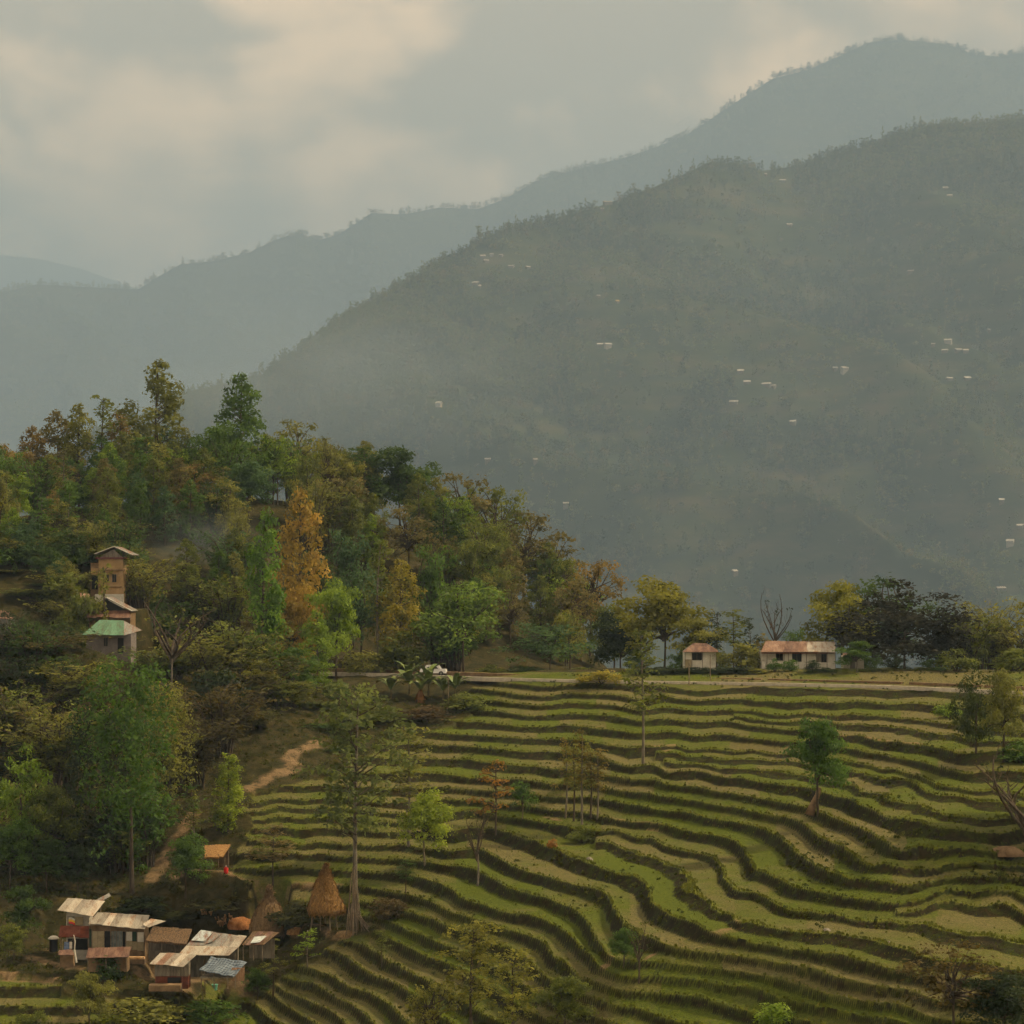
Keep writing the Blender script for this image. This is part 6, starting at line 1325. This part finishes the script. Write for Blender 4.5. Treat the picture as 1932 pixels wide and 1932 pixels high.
# bananas
def banana(label, u, where, H, seed, dry=False):
    if where[0] == 'D': x = (u - 966) / F * where[1]; p = Vector((x, where[1], ground(x, where[1])))
    else: p = raycast(u, where[1])
    r = random.Random(seed); H *= .85; b = B('banana_plant', label, 'banana plant', p, 'banana plants above the terraces'); m = MB()
    m.tube([p + Vector((0, 0, -.3)), p + Vector((.05, 0, H * .34))], [.17, .1], 7); b.add(m, 'stem', 'thatch' if dry else 'bananastem')
    n = r.randint(10, 12)
    for i in range(n):
        a = i * 2.4 + r.uniform(-.4, .4); L = H * r.uniform(.62, .85); el = r.uniform(.7, 1.45); m = MB(); pts = []; w = L * .125
        hanging = dry and i % 2 == 0
        if hanging: el = -1.1
        dx, dy = math.cos(a), math.sin(a); nseg = 7
        for k in range(nseg + 1):
            t = k / nseg; e = el - 1.5 * t * t * (0.9 if not hanging else .3); 
            if k == 0: c = p + Vector((0, 0, H * .32))
            else: c = c + Vector((dx * math.cos(e), dy * math.cos(e), math.sin(e))) * (L / nseg)
            ww = w * math.sin(math.pi * min(.97, t * .85 + .1)) ** .7; s = Vector((-dy, dx, 0)); pts.append((c - s * ww + Vector((0, 0, ww * .3)), c, c + s * ww + Vector((0, 0, ww * .3))))
        for k in range(nseg):
            m.face(pts[k][0], pts[k][1], pts[k + 1][1], pts[k + 1][0]); m.face(pts[k][1], pts[k][2], pts[k + 1][2], pts[k + 1][1])
        b.add(m, 'leaf', 'bananadry' if (dry and (i % 2 == 0)) else 'bananaleaf', smooth=False)
M['bananaleaf'] = noise_mat('banana_leaf', (0.075, 0.125, 0.02), (0.19, 0.235, 0.05), 1.2, rough=.45, spec=.35)
M['bananadry'] = noise_mat('dry_banana_leaf', (0.10, 0.05, 0.02), (0.24, 0.125, 0.045), 2)
M['bananastem'] = noise_mat('banana_stem', (0.07, 0.06, 0.025), (0.16, 0.13, 0.06), 2)
for i, (u, v, H, l) in enumerate([(737, 1318, 4.6, 'leftmost banana plant with two pale arching leaves'), (772, 1312, 6.0, 'second banana plant from the left'), (793, 1322, 5.4, 'banana plant with drooping dry brown leaves'), (808, 1316, 6.2, 'tallest banana plant just left of the white car'), (836, 1320, 4.4, 'low banana plant right of the white car'), (858, 1318, 4.8, 'rightmost banana plant with bright green leaf')]):
    banana(l, u, ('v', v), H, 40 + i, i == 2)

# stones lying on the terraces and a few posts
STN = [(1112, 1624, .42, 'leaning pale rock on the wide terrace right of the orange shrub'), (1559, 1758, .32, 'pale stones on the terrace edge in the lower right'), (1677, 1781, .28, 'white stone on a lip in the lower right')]
for i, (u, v, s, l) in enumerate(STN): mound('boulder', l, 'boulder', u, v, s, s * .7, s * .8, 'stone', 20 + i, .25, 'stones on the terraces')
pl = [(1300, 1250, 1294, 'post standing at the road edge under the small house', .07), (846, 1278, 1330, 'thin post below the bananas', .05), (1340, 1236, 1290, 'thin pole in front of the small house', .05)]
for (u, v0, v1, l, r_) in pl:
    q = raycast(u, v1); top = at(u, v0, q.y); m = MB(); m.tube([q + Vector((0, 0, -.4)), Vector((q.x, q.y, top.z))], r_, 6); m.v = [tuple(Vector(p_) - q) for p_ in m.v]; o = link('wooden_post', m.mesh('wooden_post', M['wood'])); o.location = q; tag(o, l, 'post')

# ---------------------------------------------------------------- grass and weeds on lips and banks, scrub on rough ground
gr = np.random.default_rng(77)
def soft(m, k=.5):
    N, Lk = m.node_tree.nodes, m.node_tree.links; b = N['Principled BSDF']; t = N.new('ShaderNodeBsdfTranslucent'); x = N.new('ShaderNodeMixShader'); x.inputs[0].default_value = k
    Lk.new(b.inputs['Base Color'].links[0].from_socket, t.inputs['Color']); Lk.new(b.outputs[0], x.inputs[1]); Lk.new(t.outputs[0], x.inputs[2]); Lk.new(x.outputs[0], N['Material Output'].inputs['Surface']); return m
M['grass'] = soft(noise_mat('grass_blades', (0.050, 0.062, 0.010), (0.185, 0.180, 0.034), .35, c3=(0.105, 0.120, 0.018), lo=.3, hi=.7))
M['weeds'] = soft(noise_mat('weed_leaves', (0.030, 0.042, 0.010), (0.135, 0.140, 0.026), .5, c3=(0.065, 0.080, 0.016), lo=.3, hi=.7))
def scatter(n):
    y = 188 + (356 - 188) * gr.random(n); x = (gr.random(n) * 2 - 1) * y * 966 / F * 1.05
    z, bank, lip, dirt, w, road, L, u, v = terrain(x, y, True)
    return x, y, z, bank, lip, dirt, w, L
x, y, z, bank, lip, dirt, w, L = scatter(620000)
k = (L > .1) & (w > .5) & (dirt < .3) & (gr.random(len(x)) < np.where(lip > .4, .30, np.where(bank > .5, .05, .012)))
P = np.stack([x, y, z], -1)[k]; n = len(P)
a = gr.random(n) * 6.283; s = .06 + .09 * gr.random(n) + .05 * (lip[k] > .4)
d = np.stack([np.cos(a), np.sin(a), np.zeros(n)], -1); up = np.stack([gr.normal(size=n) * .2, gr.normal(size=n) * .2, np.ones(n)], -1)
V = np.stack([P - d * s[:, None] * .55, P + d * s[:, None] * .55, P + up * s[:, None] * 1.25 + d * s[:, None] * .35, P + up * s[:, None] * 1.25 - d * s[:, None] * .35], 1).reshape(-1, 3); V[:, 2] -= .02
tag(link('grass', np_mesh('grass', V, np.arange(len(V)).reshape(-1, 4), M['grass'])), 'short grass fringing the terrace edges', 'grass', kind='stuff')
x, y, z, bank, lip, dirt, w, L = scatter(150000)
dens = fbm(x / 9, y / 9, 90, 3)
k = (dirt < .25) & (((w > .5) & (bank > .5) & (gr.random(len(x)) < .16 * sstep(.50, .66, dens))) | ((w < .5) & (gr.random(len(x)) < .12)) | ((L < 0) & (L > -3) & (gr.random(len(x)) < .03)) | ((w > .5) & (gr.random(len(x)) < .02 * sstep(.58, .68, dens))))
for (fx, fy, fz, r_) in FLATS: k &= np.hypot(x - fx, y - fy) > r_ * .8
P = np.stack([x, y, z], -1)[k]; R = .16 + .30 * gr.random(len(P)) ** 2 + .30 * (w[k] < .5); m = 15
d = gr.normal(size=(len(P), m, 3)); d /= np.linalg.norm(d, axis=2, keepdims=True); d[:, :, 2] = np.abs(d[:, :, 2])
PP = (P[:, None, :] + d * R[:, None, None] * (.5 + .5 * gr.random((len(P), m, 1)))).reshape(-1, 3)
V, Q, rn = leaf_quads(gr, PP, (d + .5 * gr.normal(size=d.shape)).reshape(-1, 3), .20, .2, .6)
tag(link('undergrowth', np_mesh('undergrowth', V, Q, M['weeds'])), 'weeds and low scrub on banks and slopes', 'undergrowth', kind='stuff')
